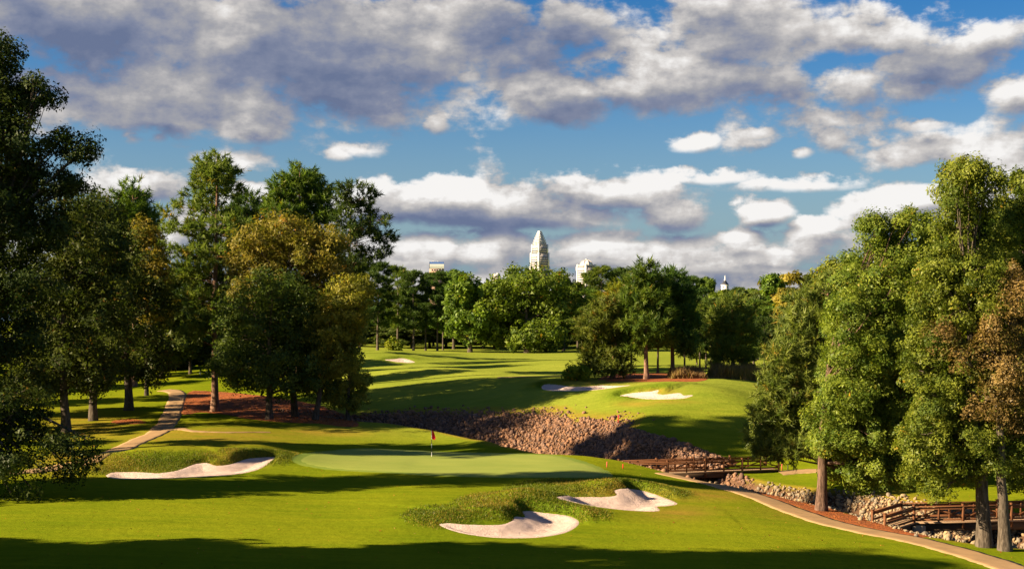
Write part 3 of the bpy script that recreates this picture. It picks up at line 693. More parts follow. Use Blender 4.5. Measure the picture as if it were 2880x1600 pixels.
def hero(name, kind, bu, Y, lobes, n, size, leaf, bark, r0, seed, label, group=None, depth=.8, grow=1.28, leanf=1., **kw):
    """a tree known well from the photo: its lobes are read off the photo at the tree's distance and given depth"""
    rng = np.random.default_rng(seed+1000)
    x0 = px(bu, Y); b = gpoint(x0, Y); L = []
    us = np.array([l[0] for l in lobes], float); half = (us.max()-us.min())/2/F*Y
    for l in lobes:
        u, v, ru, rv = l[:4]; rx, rz = ru*grow/F*Y, rv*grow/F*Y
        w = math.sqrt(max(0.05, 1-min(1, abs(px(u, Y)-px(us.mean(), Y))/(half+rx))**2))*half*depth
        dy = l[4] if len(l) > 4 else rng.uniform(-1, 1)*w
        yy = Y+dy; L.append((px(u, yy)-x0, dy, pz(v, yy)-b.z, rx, max(rx, rz)*.95, rz))
        if len(l) <= 4 and ru > 40 and w > rx*.5:                   # the same crown carries on behind
            dy2 = -dy*.9 if abs(dy) > rx*.6 else w*.9
            L.append((px(u, Y)-x0, dy2, pz(v, Y)-b.z-rz*.2, rx*.8, rx*.8, rz*.85))
    L = np.array(L); tops = (L[:, 2]+L[:, 5]*.8).max()
    cx = L[:, 0].mean() if kind != 'pine' else L[L[:, 2].argmax(), 0]
    return make_tree(name, kind, b, L, n, size, leaf, bark, r0, tops if kind == 'pine' else (L[:, 2]).max(), seed, label, group, lean=(cx*leanf, 0), **kw)

GL = 'trees shading the cart path'; GR = 'trees standing along the creek by the bridges'; GF = 'trees lining the far end of the course'
BO, BP = M['bark_oak'], M['bark_pine']
# --- left side
hero('oak_tree', 'broad', -150, 91, [(-60,200,80,90),(8,150,38,55),(20,290,80,70),(100,262,52,52),(-90,400,120,110),(50,410,100,75),(165,395,55,40),(232,425,42,42),(90,520,110,65),(205,520,52,36),(-60,600,140,110),(60,650,120,75),(160,600,60,46),
  (-90,800,150,110),(30,800,110,80),(-80,1000,140,110),(40,950,100,80),(-90,1180,140,100),(40,1150,90,70,-4),(120,1235,75,30,-5),(190,1262,46,24,-5),(60,1300,70,30,-5.5),(-40,1330,90,36,-6),(235,1290,26,30,-5.5),(200,1325,30,26,-5),(130,1330,40,30,-6),(250,1240,24,16,-5),(30,1385,36,24,-6),(90,1375,26,22,-6)],
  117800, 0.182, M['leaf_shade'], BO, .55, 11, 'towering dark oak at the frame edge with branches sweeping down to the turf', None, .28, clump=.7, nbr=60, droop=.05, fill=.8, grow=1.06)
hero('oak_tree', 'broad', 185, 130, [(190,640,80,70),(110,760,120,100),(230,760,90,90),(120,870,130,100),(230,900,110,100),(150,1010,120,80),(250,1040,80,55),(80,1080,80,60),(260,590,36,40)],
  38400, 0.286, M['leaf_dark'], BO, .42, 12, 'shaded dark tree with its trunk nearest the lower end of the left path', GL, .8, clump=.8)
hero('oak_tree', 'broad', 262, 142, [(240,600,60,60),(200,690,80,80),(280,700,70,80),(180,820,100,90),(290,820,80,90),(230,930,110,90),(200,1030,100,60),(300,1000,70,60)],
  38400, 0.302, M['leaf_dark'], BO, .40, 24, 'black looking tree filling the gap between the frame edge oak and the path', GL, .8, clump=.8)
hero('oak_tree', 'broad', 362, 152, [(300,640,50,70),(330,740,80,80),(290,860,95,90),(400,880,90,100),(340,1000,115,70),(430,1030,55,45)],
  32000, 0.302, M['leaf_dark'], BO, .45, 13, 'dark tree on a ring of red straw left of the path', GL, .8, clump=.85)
hero('pine_tree', 'pine', 378, 178, [(372,570,48,48),(340,620,40,42),(412,630,36,40),(375,640,60,40),(350,690,55,40),(410,700,48,40),(380,770,70,50)],
  22000, .75, M['needle'], BP, .3, 14, 'round topped green pine rising behind the dark tree, left of the tallest pine', GL, .9, m=30)
hero('birch_tree', 'broad', 412, 166, [(400,655,38,42),(430,700,40,45),(365,720,36,60),(410,760,60,50),(440,780,36,50),(390,840,60,55),(440,870,40,50)],
  27200, 0.269, M['leaf_rust'], BO, .22, 15, 'feathery tawny gold tree tucked beside the tallest left pine', GL, .8, clump=.5, droop=.1)
hero('pine_tree', 'pine', 604, 150, [(600,470,48,34),(565,495,30,26),(640,495,30,30),(600,515,62,32),(545,545,34,20),(655,545,26,22),(530,580,40,16),(480,595,34,16),(590,590,50,30),(500,640,42,18),(560,650,55,26),(640,640,46,30),(475,690,20,10),(540,705,55,22),(620,710,62,28),(670,690,34,22),(560,760,60,28),(620,790,55,30),(580,840,60,28),(530,800,36,20),(600,900,55,26),(650,860,40,30),(540,930,40,22)],
  42000, .62, M['needle_blue'], BP, .38, 16, 'tallest bright green pine on the straw bed, its long trunk sunlit', GL, .9, nbr=70, m=34)
hero('pine_tree', 'pine', 692, 192, [(700,580,46,36),(670,620,40,32),(725,625,28,30),(695,660,56,34),(690,720,60,40)],
  15000, .8, M['needle_dark'], BP, .28, 17, 'small dark pine top peeking between the two tallest left pines', GL, .9, m=28)
hero('pine_tree', 'pine', 836, 166, [(845,498,46,30),(800,525,36,28),(885,535,36,30),(845,550,70,34),(775,560,28,26),(915,575,26,34),(790,600,46,28),(870,605,56,32),(930,620,20,24),(830,650,70,36),(790,700,60,30),(870,700,60,34)],
  38000, .68, M['needle'], BP, .36, 18, 'broad rounded dark green pine above the golden tree', GL, .95, nbr=50, m=34)
hero('pine_tree', 'pine', 985, 162, [(985,528,32,16),(1035,545,26,16),(960,560,22,22),(1010,580,40,18),(965,610,26,26),(1050,612,24,18),(1010,640,42,20),(1085,622,20,12),(1075,670,36,16),(970,680,34,26),(1040,715,40,18),(1085,705,22,12),(990,750,46,24),(950,760,40,30)],
  17000, .62, M['needle_dark'], BP, .27, 19, 'open airy pine with bare forked limbs at the right end of the left grove', GL, .9, nbr=70, m=28)
hero('maple_tree', 'broad', 830, 145, [(765,625,45,28),(820,650,55,35),(705,680,50,42),(760,700,70,45),(880,700,62,48),(930,680,42,40),(680,750,45,45),(800,760,90,50),(890,780,70,55),(950,770,36,50),(720,820,70,50),(840,850,90,60)],
  57600, 0.252, M['leaf_gold'], BO, .34, 20, 'golden orange autumn maple spreading under the rounded pine', GL, .8, clump=.7)
hero('maple_tree', 'broad', 886, 141, [(1010,800,34,24),(975,820,45,32),(940,850,55,40),(1035,840,22,26),(990,870,46,40),(920,910,60,46),(975,930,46,42),(890,970,65,50),(945,1000,60,46),(880,1050,55,45)],
  38400, 0.235, M['leaf_gold'], BO, .30, 21, 'lower gold tipped tree at the sunny edge of the left grove', GL, .8, clump=.6)
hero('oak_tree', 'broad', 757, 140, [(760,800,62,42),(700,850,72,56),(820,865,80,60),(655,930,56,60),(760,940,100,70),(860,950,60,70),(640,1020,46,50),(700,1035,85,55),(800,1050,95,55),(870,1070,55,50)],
  48000, 0.252, M['leaf_dark'], BO, .36, 22, 'dense dark round oak on the straw bed in front of the golden maple', GL, .8, clump=.75)
hero('maple_tree', 'broad', 977, 143, [(985,1010,32,26),(970,1060,46,36),(1012,1070,26,30),(950,1110,36,30),(1010,1118,22,26),(985,1135,30,18)],
  14400, 0.202, M['leaf_gold'], BO, .24, 23, 'short leafy tree at the right end of the straw bed, foliage near the ground', GL, .8, clump=.45)
# --- right side
hero('pine_tree', 'pine', 2308, 106, [(2325,830,34,44),(2290,850,34,40),(2255,880,40,46),(2320,920,60,52),(2225,935,36,44),(2270,960,55,44),(2195,1010,34,34),(2250,1030,66,40),(2320,1030,60,50),(2175,1080,34,36),(2235,1100,70,36),(2150,1130,26,26),(2200,1165,60,32),(2145,1195,34,26),(2118,1220,22,18),(2230,1210,70,32),(2180,1250,56,24),(2150,1275,36,16),(2260,1270,56,28)],
  64000, .52, M['needle_bright'], BP, .34, 31, 'bright green pine with branches to the ground at the far bridge end', GR, .85, nbr=60, m=36, puff=.4, grow=1.5)
hero('willow_oak', 'broad', 2310, 93, [(2395,735,40,28),(2470,640,42,40),(2550,618,50,34),(2610,660,40,36),(2520,690,70,45),(2420,800,62,48),(2520,790,80,56),(2610,780,66,56),(2390,890,60,56),(2490,890,85,60),(2590,890,70,66),(2380,990,56,56),(2470,1000,85,60),(2570,1000,75,66),(2350,1090,60,50),(2440,1110,85,60),(2540,1120,80,60),(2330,1170,56,40),(2420,1210,85,50),(2520,1230,80,55),(2350,1245,60,34),(2450,1300,80,40),(2560,1310,46,40),(2380,1320,56,26),(2430,1360,30,18),(2380,900,50,46,-3),(2420,1000,56,50,-3.5),(2365,1010,40,40,-2.5),(2440,850,50,42,-3),(2400,1120,56,44,-3.5),(2340,1120,36,36,-2)],
  247000, 0.148, M['leaf_willow'], M['bark_red'], .36, 32, 'huge green willow oak with a pinkish trunk between the two bridges', GR, .55, clump=.5, nbr=90, droop=.12, fill=.8, trunk_top=.5, leanf=.3)
hero('willow_oak', 'broad', 2392, 113, [(2350,765,42,30),(2405,745,38,28),(2335,835,52,42),(2420,830,60,44),(2370,915,70,50),(2450,900,60,50),(2330,1000,60,50),(2410,1010,80,54),(2350,1090,70,50),(2440,1110,70,54),(2390,1190,80,46)],
  64600, 0.19, M['leaf_willow'], BO, .32, 36, 'willow oak crown between the near pine and the huge willow oak', GR, .7, clump=.6, nbr=50, droop=.1, fill=.8)
hero('willow_oak', 'broad', 2768, 80, [(2705,480,52,36),(2765,500,46,40),(2680,545,46,36),(2740,570,70,42),(2690,640,56,44),(2770,660,70,50),(2660,720,50,44),(2740,760,75,56),(2690,850,66,60),(2780,870,60,60),(2700,1100,75,50),(2640,1160,66,46),(2590,1220,56,46),(2690,1230,70,46),(2620,1300,56,42),(2700,1320,50,36),(2640,1375,34,34),(2590,1330,40,30),(2740,1180,60,50),(2800,1190,66,50),(2770,1270,60,46),(2850,1270,50,50),(2720,1010,70,60),(2820,1000,60,60),(2625,770,50,44),(2605,850,50,50),(2620,940,56,50),(2600,1030,52,50),(2620,1110,50,40)],
  190000, 0.133, M['leaf_willow'], BO, .40, 33, 'tall willow oak whose trunk stands before the near bridge rail', GR, .5, clump=.45, nbr=80, droop=.12, fill=.8)
hero('birch_tree', 'broad', 2826, 79, [(2655,930,36,34),(2690,1000,40,40),(2850,830,40,50),(2800,900,50,50),(2860,930,50,60),(2780,980,46,50),(2830,1040,60,60),(2800,1120,60,46),(2860,1150,46,50),(2850,780,36,40)],
  48000, 0.122, M['leaf_brown'], BO, .34, 34, 'thin brown leaved birch with a twin trunk at the right edge', GR, .5, clump=.5, nbr=90, droop=.35, fill=.9)
hero('willow_oak', 'broad', 2960, 84, [(2880,540,46,52),(2845,600,40,44),(2900,660,70,60),(2850,730,50,50),(2920,800,70,70),(2860,1200,46,56),(2920,1260,60,60),(2868,1330,36,50),(2900,1000,60,80)],
  64600, 0.152, M['leaf_willow'], BO, .38, 35, 'willow oak leaning in from beyond the right edge, foliage cut off by the frame', GR, .6, clump=.45, nbr=50, droop=.12, fill=.8)
# --- far oaks and the pine cluster across the creek
hero('oak_tree', 'broad', 1482, 297.0, [(1500,785,70,30),(1435,795,46,34),(1555,795,46,34),(1400,845,46,44),(1470,850,80,50),(1560,860,56,46),(1370,905,36,30),(1430,915,60,36),(1510,920,76,36),(1580,905,40,42),(1395,945,36,22),(1470,955,60,22),(1540,955,50,24),(1360,950,16,14)],
  26000, 0.62, M['leaf_oak'], BO, .62, 41, 'largest round yellow green oak below the tall white tower', GF, .9, clump=1.1)
hero('oak_tree', 'broad', 1322, 298.5, [(1320,805,40,24),(1290,840,36,36),(1350,830,34,36),(1285,890,34,34),(1330,890,46,34),(1370,860,24,30),(1280,935,26,20),(1330,940,40,20)],
  15000, 0.61, M['leaf_oak'], BO, .5, 42, 'rounded mid green oak left of the largest oak', GF, .9, clump=1.05)
hero('small_tree', 'broad', 1110, 249.0, [(1110,958,10,8),(1100,972,12,8),(1120,972,12,8),(1110,985,18,7)], 2600, .3, M['leaf_yellow'], BO, .1, 43, 'little lone tree beside the small far bunker', None, .9, clump=.7, nbr=10)
hero('pine_tree', 'pine', 1722, 156.0, [(1700,870,34,24),(1740,850,34,22),(1670,905,36,22),(1730,905,44,26),(1650,945,30,18),(1700,950,50,24),(1760,940,34,26),(1650,990,26,18),(1710,1000,50,22),(1680,1035,40,16),(1740,1035,36,18)],
  26000, 0.62, M['needle_blue'], BP, .24, 44, 'soft green pine at the left of the cluster, branches down to the straw', GF, .9, m=28)
hero('pine_tree', 'pine', 1752, 160.5, [(1755,815,34,24),(1720,835,30,20),(1790,830,34,22),(1760,865,50,26),(1720,880,30,18),(1800,880,36,22),(1770,920,50,26)],
  14000, 0.66, M['leaf_yellow'], BP, .24, 45, 'pale yellow green feathery tree top in the middle of the pine cluster', GF, .9, m=26)
hero('pine_tree', 'pine', 1818, 154.5, [(1815,765,30,24),(1790,795,34,22),(1845,800,34,24),(1815,840,56,26),(1780,870,34,20),(1850,880,44,24),(1810,920,60,26),(1860,950,40,24),(1790,970,40,22)],
  24000, 0.62, M['needle'], BP, .26, 46, 'tallest pine of the cluster across the creek', GF, .9, m=28)
hero('pine_tree', 'pine', 1892, 157.5, [(1890,790,34,26),(1860,820,28,22),(1920,825,30,24),(1890,865,50,30),(1930,900,34,28),(1880,930,44,26),(1930,970,30,24)],
  20000, 0.62, M['needle_dark'], BP, .24, 47, 'dark pine at the right of the cluster with a bare lower trunk', GF, .9, m=28)
hero('pine_tree', 'pine', 2062, 162.0, [(2055,860,30,22),(2030,885,28,20),(2085,890,30,22),(2055,915,44,24),(2020,935,30,20),(2090,940,36,22),(2055,970,46,22),(2030,1000,30,18),(2090,1000,34,18)],
  20000, 0.62, M['needle_blue'], BP, .25, 48, 'grey green rounded pine standing alone above the brown tall grass', GF, .9, m=28)

# --- prototypes for the woods, placed many times with their own size and turn
def lobes_oak(rng, H, R, n=13):
    L = []
    for i in range(n):
        t = rng.uniform(.2, .95); w = R*math.sin(math.pi*min(.98, .18+.8*t))*rng.uniform(.35, .75); a = rng.uniform(0, 6.28); r = R*rng.uniform(.26, .42)*(1.15-.5*t)
        L.append((w*math.cos(a), w*math.sin(a), H*t, r, r, r*.75))
    L.append((0, 0, H*.93, R*.35, R*.35, H*.07)); L.append((0, 0, H*.6, R*.5, R*.5, H*.18)); return np.array(L)
def lobes_pine(rng, H, R, n=19, lo=.30):
    L = []
    for i in range(n):
        t = lo+(1-lo)*(i+.5)/n; w = R*(.25+1.05*math.sin(math.pi*min(1, (1.02-t)/(1-lo)*.8+.1)))*rng.uniform(.3, .7); a = i*2.4+rng.uniform(-.5, .5); r = R*rng.uniform(.26, .42)
        L.append((w*math.cos(a), w*math.sin(a), H*t-r*.2, r, r, r*.55))
    L.append((0, 0, H*.95, R*.35, R*.35, H*.045)); return np.array(L)
PROTO = {}; FIRST = {}
def proto(key, kind, seed, H, R, n, size, leaf, bark, r0, name, **kw):
    rng = np.random.default_rng(seed); L = lobes_pine(rng, H, R) if kind == 'pine' else lobes_oak(rng, H, R)
    PROTO[key] = (make_tree(name, kind, (0, 0, 0), L, n, size, leaf, bark, r0, H*.95 if kind == 'pine' else H*.9, seed, key, None, **kw), H, R); FIRST[key] = True
proto('pa', 'pine', 61, 24, 4.6, 17000, .85, M['needle_dark'], BO, .28, 'pine_tree', m=26)
proto('pb', 'pine', 62, 24, 5.2, 19000, .85, M['needle'], BO, .30, 'pine_tree', m=26)
proto('pc', 'pine', 63, 24, 4.4, 16000, .85, M['needle_dark'], BO, .26, 'pine_tree', m=26)
proto('oa', 'broad', 64, 20, 7.5, 15000, .62, M['leaf_oak'], BO, .36, 'oak_tree', clump=1.1)
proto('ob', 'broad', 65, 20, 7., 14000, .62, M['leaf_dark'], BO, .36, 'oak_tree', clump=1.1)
proto('oc', 'broad', 66, 20, 8., 15000, .62, M['leaf_yellow'], BO, .36, 'oak_tree', clump=1.1)
proto('od', 'broad', 67, 20, 7., 13000, .62, M['leaf_rust'], BO, .34, 'oak_tree', clump=1.)
def plant(key, x, Y, H, label, group, wide=1., rz=None):
    src, h0, r0 = PROTO[key]; b = gpoint(x, Y); s = H/h0; rz = RNG.uniform(0, 6.28) if rz is None else rz
    b.z -= .15
    if FIRST[key]:
        FIRST[key] = False; src.location = b; src.scale = (s*wide, s*wide, s); src.rotation_euler = (0, 0, rz); src['label'] = label
        if group: src['group'] = group
        return src
    return copy_tree(src, b, (s*wide, s*wide, s), rz, label, group)
def plant_px(key, u, Y, topv, label, group, wide=1.):
    wide *= 1.2
    b = gpoint(px(u, Y), Y); return plant(key, px(u, Y), Y, pz(topv, Y)-b.z, label, group, wide)
GW = 'trees lining the far end of the course'
for key, u, Y, tv, lab, w in [
 ('pc',1012,400,752,'dark pine just clear of the left grove in the far row',1.),('pa',1062,405,730,'tall dark pine in the far row, above the little lone tree',1.),('pb',1118,420,738,'pine in the far row just right of the little lone tree',1.),('pa',1163,402,752,'slim dark pine under the glass roofed office block',.9),
 ('pc',1197,410,760,'pine under the right edge of the glass roofed office block',.9),('pa',1230,404,756,'dark pine between the glass roofed block and the rounded oak',.9),('oa',1276,440,752,'broad tree top standing behind the far pines, right of the office block',.9),
 ('pa',1246,430,790,'low dark pine in the gap before the rounded oak',.9),('oc',1390,450,778,'tree top showing between the rounded oak and the largest oak',.8),('ob',1585,420,765,'dark oak at the right shoulder of the largest oak',.9),
 ('oa',1625,440,786,'leafy tree below the domed tower',.8),('pb',1692,440,738,'pine in the far row just right of the domed tower',1.1),('pa',1745,450,745,'flat topped dark pine right of the domed tower',1.2),('pb',1650,400,800,'green pine in front of the domed tower trees',1.),
 ('oa',1590,455,790,'low tree between the white tower and the domed tower',.8),('pc',1950,330,768,'dark pine left of the church steeple',1.),('oa',1985,420,772,'thin crowned tree just left of the church steeple',.7),('ob',2075,330,800,'dark rounded tree right of the church steeple',.9),
 ('oa',2040,360,806,'low tree below the church steeple',.9),('pa',2000,300,830,'dark pine below and left of the steeple',1.),('od',2150,380,776,'tawny tree on the skyline right of the steeple',.6),('ob',2130,300,810,'dark tree in the dip of the skyline right of the steeple',1.),
 ('oa',2180,330,762,'green skyline tree left of the brown crowned one',.9),('od',2225,320,758,'brown crowned tree on the skyline beside the near pine',.9),('ob',2290,330,755,'dark skyline tree just above the near pine',.9),('pb',2120,260,830,'tall pine between the lone pine and the near pine',1.1),
 ('pa',2150,240,880,'dark pine behind the brown tall grass',1.1),('pc',1985,240,850,'dark pine behind the straw bed of the cluster',1.1),('ob',2200,235,870,'dark bushy tree behind the near pine',1.),('ob',1960,260,900,'dark low tree behind the cluster trunks',1.),
 ('ob',2010,236,960,'dark shrubby tree above the left brown tall grass',.9),('ob',2110,232,970,'dark shrubby tree above the right brown tall grass',.9)]:
    plant_px(key, u, Y*.75, tv+9, lab, GW, w)
for key, u, Y, tv, lab in (('pb',1850,170,792,'pine rising in the heart of the cluster, behind its tallest pine'),('pa',1925,174,806,'slender dark pine near the right end of the cluster'),('pb',1968,180,842,'lower green pine at the right end of the cluster'),('pc',1775,182,800,'dark pine showing behind the pale feathery tree top'),('pb',1665,186,850,'green pine behind the soft pine at the cluster left end'),
  ('oa',2100,190,880,'green tree between the lone grey green pine and the near pine')):
    plant_px(key, u, Y, tv, lab, GW, .85)
# deep rows behind that close the view between the trunks
for i in range(30):
    u = 830+i*48+RNG.uniform(-15, 15); Y = RNG.uniform(345, 395)
    plant_px(('pa', 'ob', 'pc', 'oa')[i % 4], u, Y, RNG.uniform(795, 830), 'tree in the dark wood that closes the far fairway', 'dark wood behind the far row', 1.5)
for i in range(30):
    u = 840+i*47+RNG.uniform(-12, 12); Y = RNG.uniform(332, 350)
    plant_px('ob', u, Y, RNG.uniform(880, 925), 'low dark tree in the shaded edge of the far wood', 'understorey of the far wood', 2.1)
for i in range(16):
    u = 120+i*58+RNG.uniform(-20, 20); Y = RNG.uniform(205, 260)
    plant_px(('ob', 'pa', 'ob', 'pc')[i % 4], u, Y, RNG.uniform(740, 850), 'shaded tree deep behind the left grove', 'wood behind the left grove', 1.1)
for key, u, Y, tv, lab in (('ob',455,188,770,'dark tree closing the view at the top of the left path'),('pa',535,192,760,'dark pine just behind the tallest bright green pine'),('ob',650,190,800,'dark tree behind the straw bed between the tall pine and the round oak')):
    plant_px(key, u, Y, tv, lab, GL, 1.)
for i in range(18):
    u = 130+i*50+RNG.uniform(-14, 14); Y = RNG.uniform(196, 235)
    plant_px('ob', u, Y, RNG.uniform(900, 975), 'low bush deep in the shade of the left grove', 'understorey of the left grove', 2.0)
for u, Y, tv in ((440,205,1000),(500,202,990),(560,204,985),(620,200,995),(690,203,1000),(760,205,990),(380,204,1000)):
    plant_px('ob', u, Y, tv, 'low bush deep in the shade of the left grove', 'understorey of the left grove', 2.2)
for key, u, Y, tv, lab in (('oc',2545,115,690,'yellowish tree behind the two willow oaks, between their crowns'),('oa',2660,120,650,'green tree behind the tall willow oak trunk'),('oa',2790,118,610,'green tree high behind the brown birch'),('ob',2885,112,570,'dark tree behind the right edge foliage')):
    plant_px(key, u, Y, tv, lab, GR, .8)
for i in range(14):
    u = 2260+i*52+RNG.uniform(-14, 14); Y = RNG.uniform(150, 210)
    plant_px(('ob', 'oa', 'pb')[i % 3], u, Y, RNG.uniform(800, 900)-max(0, (u-2400))*.25, 'tree deep behind the willow oaks at the right', 'wood behind the willow oaks', 1.)
# the wood beyond the left edge of the frame, whose shade falls across the course
for x, Y, H, key in [(-34,53,25,'ob'),(-38,57,27,'oa'),(-47,50,25,'pb'),(-33,46,23,'oa'),(-58,52,27,'pa'),(-60,44,26,'ob'),(-40,36,24,'ob'),(-66,52,27,'oc'),(-30,32,22,'oa'),(-46,63,15,'ob'),(-70,40,27,'oa'),(-25,40,22,'ob'),
  (-53,84,21,'ob'),(-44,111,33,'pb'),(-53,107,34,'pa'),(-78,96,16,'pc'),(-66,112,15,'oa'),(-80,88,17,'ob'),(-58,122,14,'pc'),(-72,124,16,'ob'),(-64,131,15,'pa'),(-62,146,16,'ob'),(-76,138,18,'oa'),(-72,155,18,'pb'),(-78,170,20,'ob'),(-84,182,24,'pa'),(-86,152,20,'pc'),
  (-92,112,22,'ob'),(-92,204,26,'oa'),(-100,226,26,'pb'),(-106,172,24,'ob'),(-112,250,26,'oa'),(-122,280,26,'ob'),(-132,312,26,'pb')]:
    plant(key, x, Y, H, 'tree of the wood just outside the left edge', 'wood outside the left edge')

# ------------------------------------------------------------------ creek banks: rip-rap stones
def mat_rock(name, a, b, c):
    m, t, bs = new_mat(name); tc = t.new('ShaderNodeTexCoord'); at = t.new('ShaderNodeAttribute', attribute_name='tint').outputs['Fac']
    oi = t.new('ShaderNodeObjectInfo').outputs['Random']; k = t.math('FRACT', t.math('ADD', at, t.math('MULTIPLY', oi, 7.31)))
    r = t.new('ShaderNodeValToRGB'); t.l.new(k, r.inputs[0]); e = r.color_ramp.elements; e[0].color = c4(a); e[1].color = c4(c); n = e.new(.5); n.color = c4(b)
    P = posn(t); nz = t.noise(P, 7., 5, .65).outputs[0]
    t.l.new(t.mix(t.ss(nz, .35, .75, 0, .6), r.outputs[0], c4(tuple(x*.45 for x in b))), bs.inputs['Base Color'])
    bs.inputs['Roughness'].default_value = .9; bump(t, bs, nz, .8, .04); return m
M['rock_red'] = mat_rock('red_brown_riprap', (.105, .066, .055), (.275, .142, .076), (.155, .108, .088))
M['rock_tan'] = mat_rock('tan_riprap', (.36, .25, .135), (.26, .195, .125), (.15, .135, .115))
_g = (1+5**.5)/2
ICO = unit(np.array([(-1,_g,0),(1,_g,0),(-1,-_g,0),(1,-_g,0),(0,-1,_g),(0,1,_g),(0,-1,-_g),(0,1,-_g),(_g,0,-1),(_g,0,1),(-_g,0,-1),(-_g,0,1)], float))
ICOF = np.array([(0,11,5),(0,5,1),(0,1,7),(0,7,10),(0,10,11),(1,5,9),(5,11,4),(11,10,2),(10,7,6),(7,1,8),(3,9,4),(3,4,2),(3,2,6),(3,6,8),(3,8,9),(4,9,5),(2,4,11),(6,2,10),(8,6,7),(9,8,1)])
def stone(rng):
    V = ICO*rng.uniform(.72, 1.12, (12, 1)); V = V*np.array((1, rng.uniform(.6, .9), rng.uniform(.45, .75)))
    for _ in range(3):                                  # knock flat facets off
        n = unit(rng.normal(size=3)); d = V@n; lim = rng.uniform(.5, .72); V = V-np.outer(np.maximum(0, d-lim), n)
    return V
SHAPES = [stone(RNG) for _ in range(10)]
def rotm(rng, n):
    q = unit(rng.normal(size=(n, 4))); w, x, y_, z = q.T
    return np.stack([np.stack([1-2*(y_*y_+z*z), 2*(x*y_-z*w), 2*(x*z+y_*w)], -1), np.stack([2*(x*y_+z*w), 1-2*(x*x+z*z), 2*(y_*z-x*w)], -1), np.stack([2*(x*z-y_*w), 2*(y_*z+x*w), 1-2*(x*x+y_*y_)], -1)], 1)
def bank_points(n, x0, x1, y0, y1, t0, t1, lo=.25):
    x = RNG.uniform(x0, x1, n); y = RNG.uniform(y0, y1, n); h, side, tt, dep = carve(x, y, base_h(x, y))
    ok = (dep > lo+RNG.uniform(-.12, .15, n)) & (tt > t0) & (tt < t1) & ((side > 0) | (tt > 9.2))
    pu, pv = U0+x/y*F, V0+(CAMZ-h)/y*F
    if t1 < 11: ok |= (side > 0) & (poly_sd(pu, pv, RIP)[0] < 4) & (y > 112) & (y < 150)
    dg, _, _ = poly_sd(x, y, GREENP); ok &= dg > 1.
    x, y = x[ok], y[ok]; return np.column_stack([x, y, mesh_h(x, y)])
def stones_mesh(name, P, size, mat, rng, parent):
    n = len(P); R = rotm(rng, n); sh = np.array(SHAPES)[rng.integers(0, len(SHAPES), n)]
    V = np.einsum('nij,nvj->nvi', R, sh*size[:, None, None])+P[:, None]
    Fc = (ICOF[None]+(np.arange(n)*12)[:, None, None]).reshape(-1, 3)
    o = mobj(name, mesh_np(name, V.reshape(-1, 3), Fc, mat, False, {'tint': np.repeat(rng.uniform(0, 1, n), 12)}), parent); tag(o, kind='stuff'); return o
fb = empty('creek_bank', gpoint(6, 140)); fb.location = (0, 0, 0)
tag(fb, 'steep far bank of the creek faced with red brown broken stone', kind='structure')
P = bank_points(120000, -26, 26, 106, 162, 1.6, 10.4, .12); sz = np.clip(RNG.lognormal(math.log(.135), .45, len(P)), .07, .5); print('far rocks', len(P)); P[:, 2] += sz*.15
stones_mesh('rocks', P, sz, M['rock_red'], RNG, fb)
nb = empty('creek_bank', (0, 0, 0)); tag(nb, 'creek bank of tan broken stone under the near footbridge', kind='structure')
P = bank_points(24000, 15, 42, 76, 112, 10.2, 17.5, .12); sz = np.clip(RNG.lognormal(math.log(.15), .36, len(P)), .08, .45); print('near rocks', len(P)); P[:, 2] += sz*.2
u_ = U0+P[:, 0]/P[:, 1]*F; v_ = V0+(CAMZ-P[:, 2])/P[:, 1]*F; ok = (u_ > 2230) & (u_ < 2880) & (v_ > 1395) & (v_ < 1575)
zmid = P[:, 2]; sd_ = polydist(P[:, 0], P[:, 1], CREEK)[1]; show = np.where(ok & (sd_ > 0), sz/P[:, 1], 0); big = np.argsort(-show)[:300]; rest = np.setdiff1d(np.arange(len(P)), big)
stones_mesh('rocks', P[rest], sz[rest], M['rock_tan'], RNG, nb)
rock_me = [mesh_np('rock', s, ICOF, M['rock_tan'], False, {'tint': np.full(12, k/10)}) for k, s in enumerate(SHAPES)]
for i in big:
    o = bpy.data.objects.new('rock', rock_me[RNG.integers(0, 10)]); o.location = P[i]; o.scale = (sz[i],)*3; o.rotation_euler = tuple(RNG.uniform(0, 6.28, 3)); link(o, nb)

# ------------------------------------------------------------------ footbridges
def mat_wood(name, a, b):
    m, t, bs = new_mat(name); tc = t.new('ShaderNodeTexCoord'); P = posn(t)
    n = t.noise(t.vmath('MULTIPLY', P, (3, 3, 3)), 2.2, 5, .6).outputs[0]; g = t.noise(t.vmath('MULTIPLY', P, (6, 6, 40)), 3., 4, .6).outputs[0]
    t.l.new(t.mix(t.math('ADD', t.math('MULTIPLY', n, .6), t.math('MULTIPLY', g, .4)), c4(a), c4(b)), bs.inputs['Base Color']); bs.inputs['Roughness'].default_value = .75
    bump(t, bs, g, .4, .01); return m
M['wood'] = mat_wood('stained_timber', (.095, .038, .017), (.165, .068, .028)); M['deck'] = mat_wood('weathered_deck', (.22, .14, .085), (.32, .21, .13))
M['beam'] = mat_wood('dark_girder', (.055, .035, .022), (.10, .062, .038)); M['concrete'] = simple('abutment_concrete', (.36, .27, .18), (.28, .21, .15), 2., .9, .4, .02)
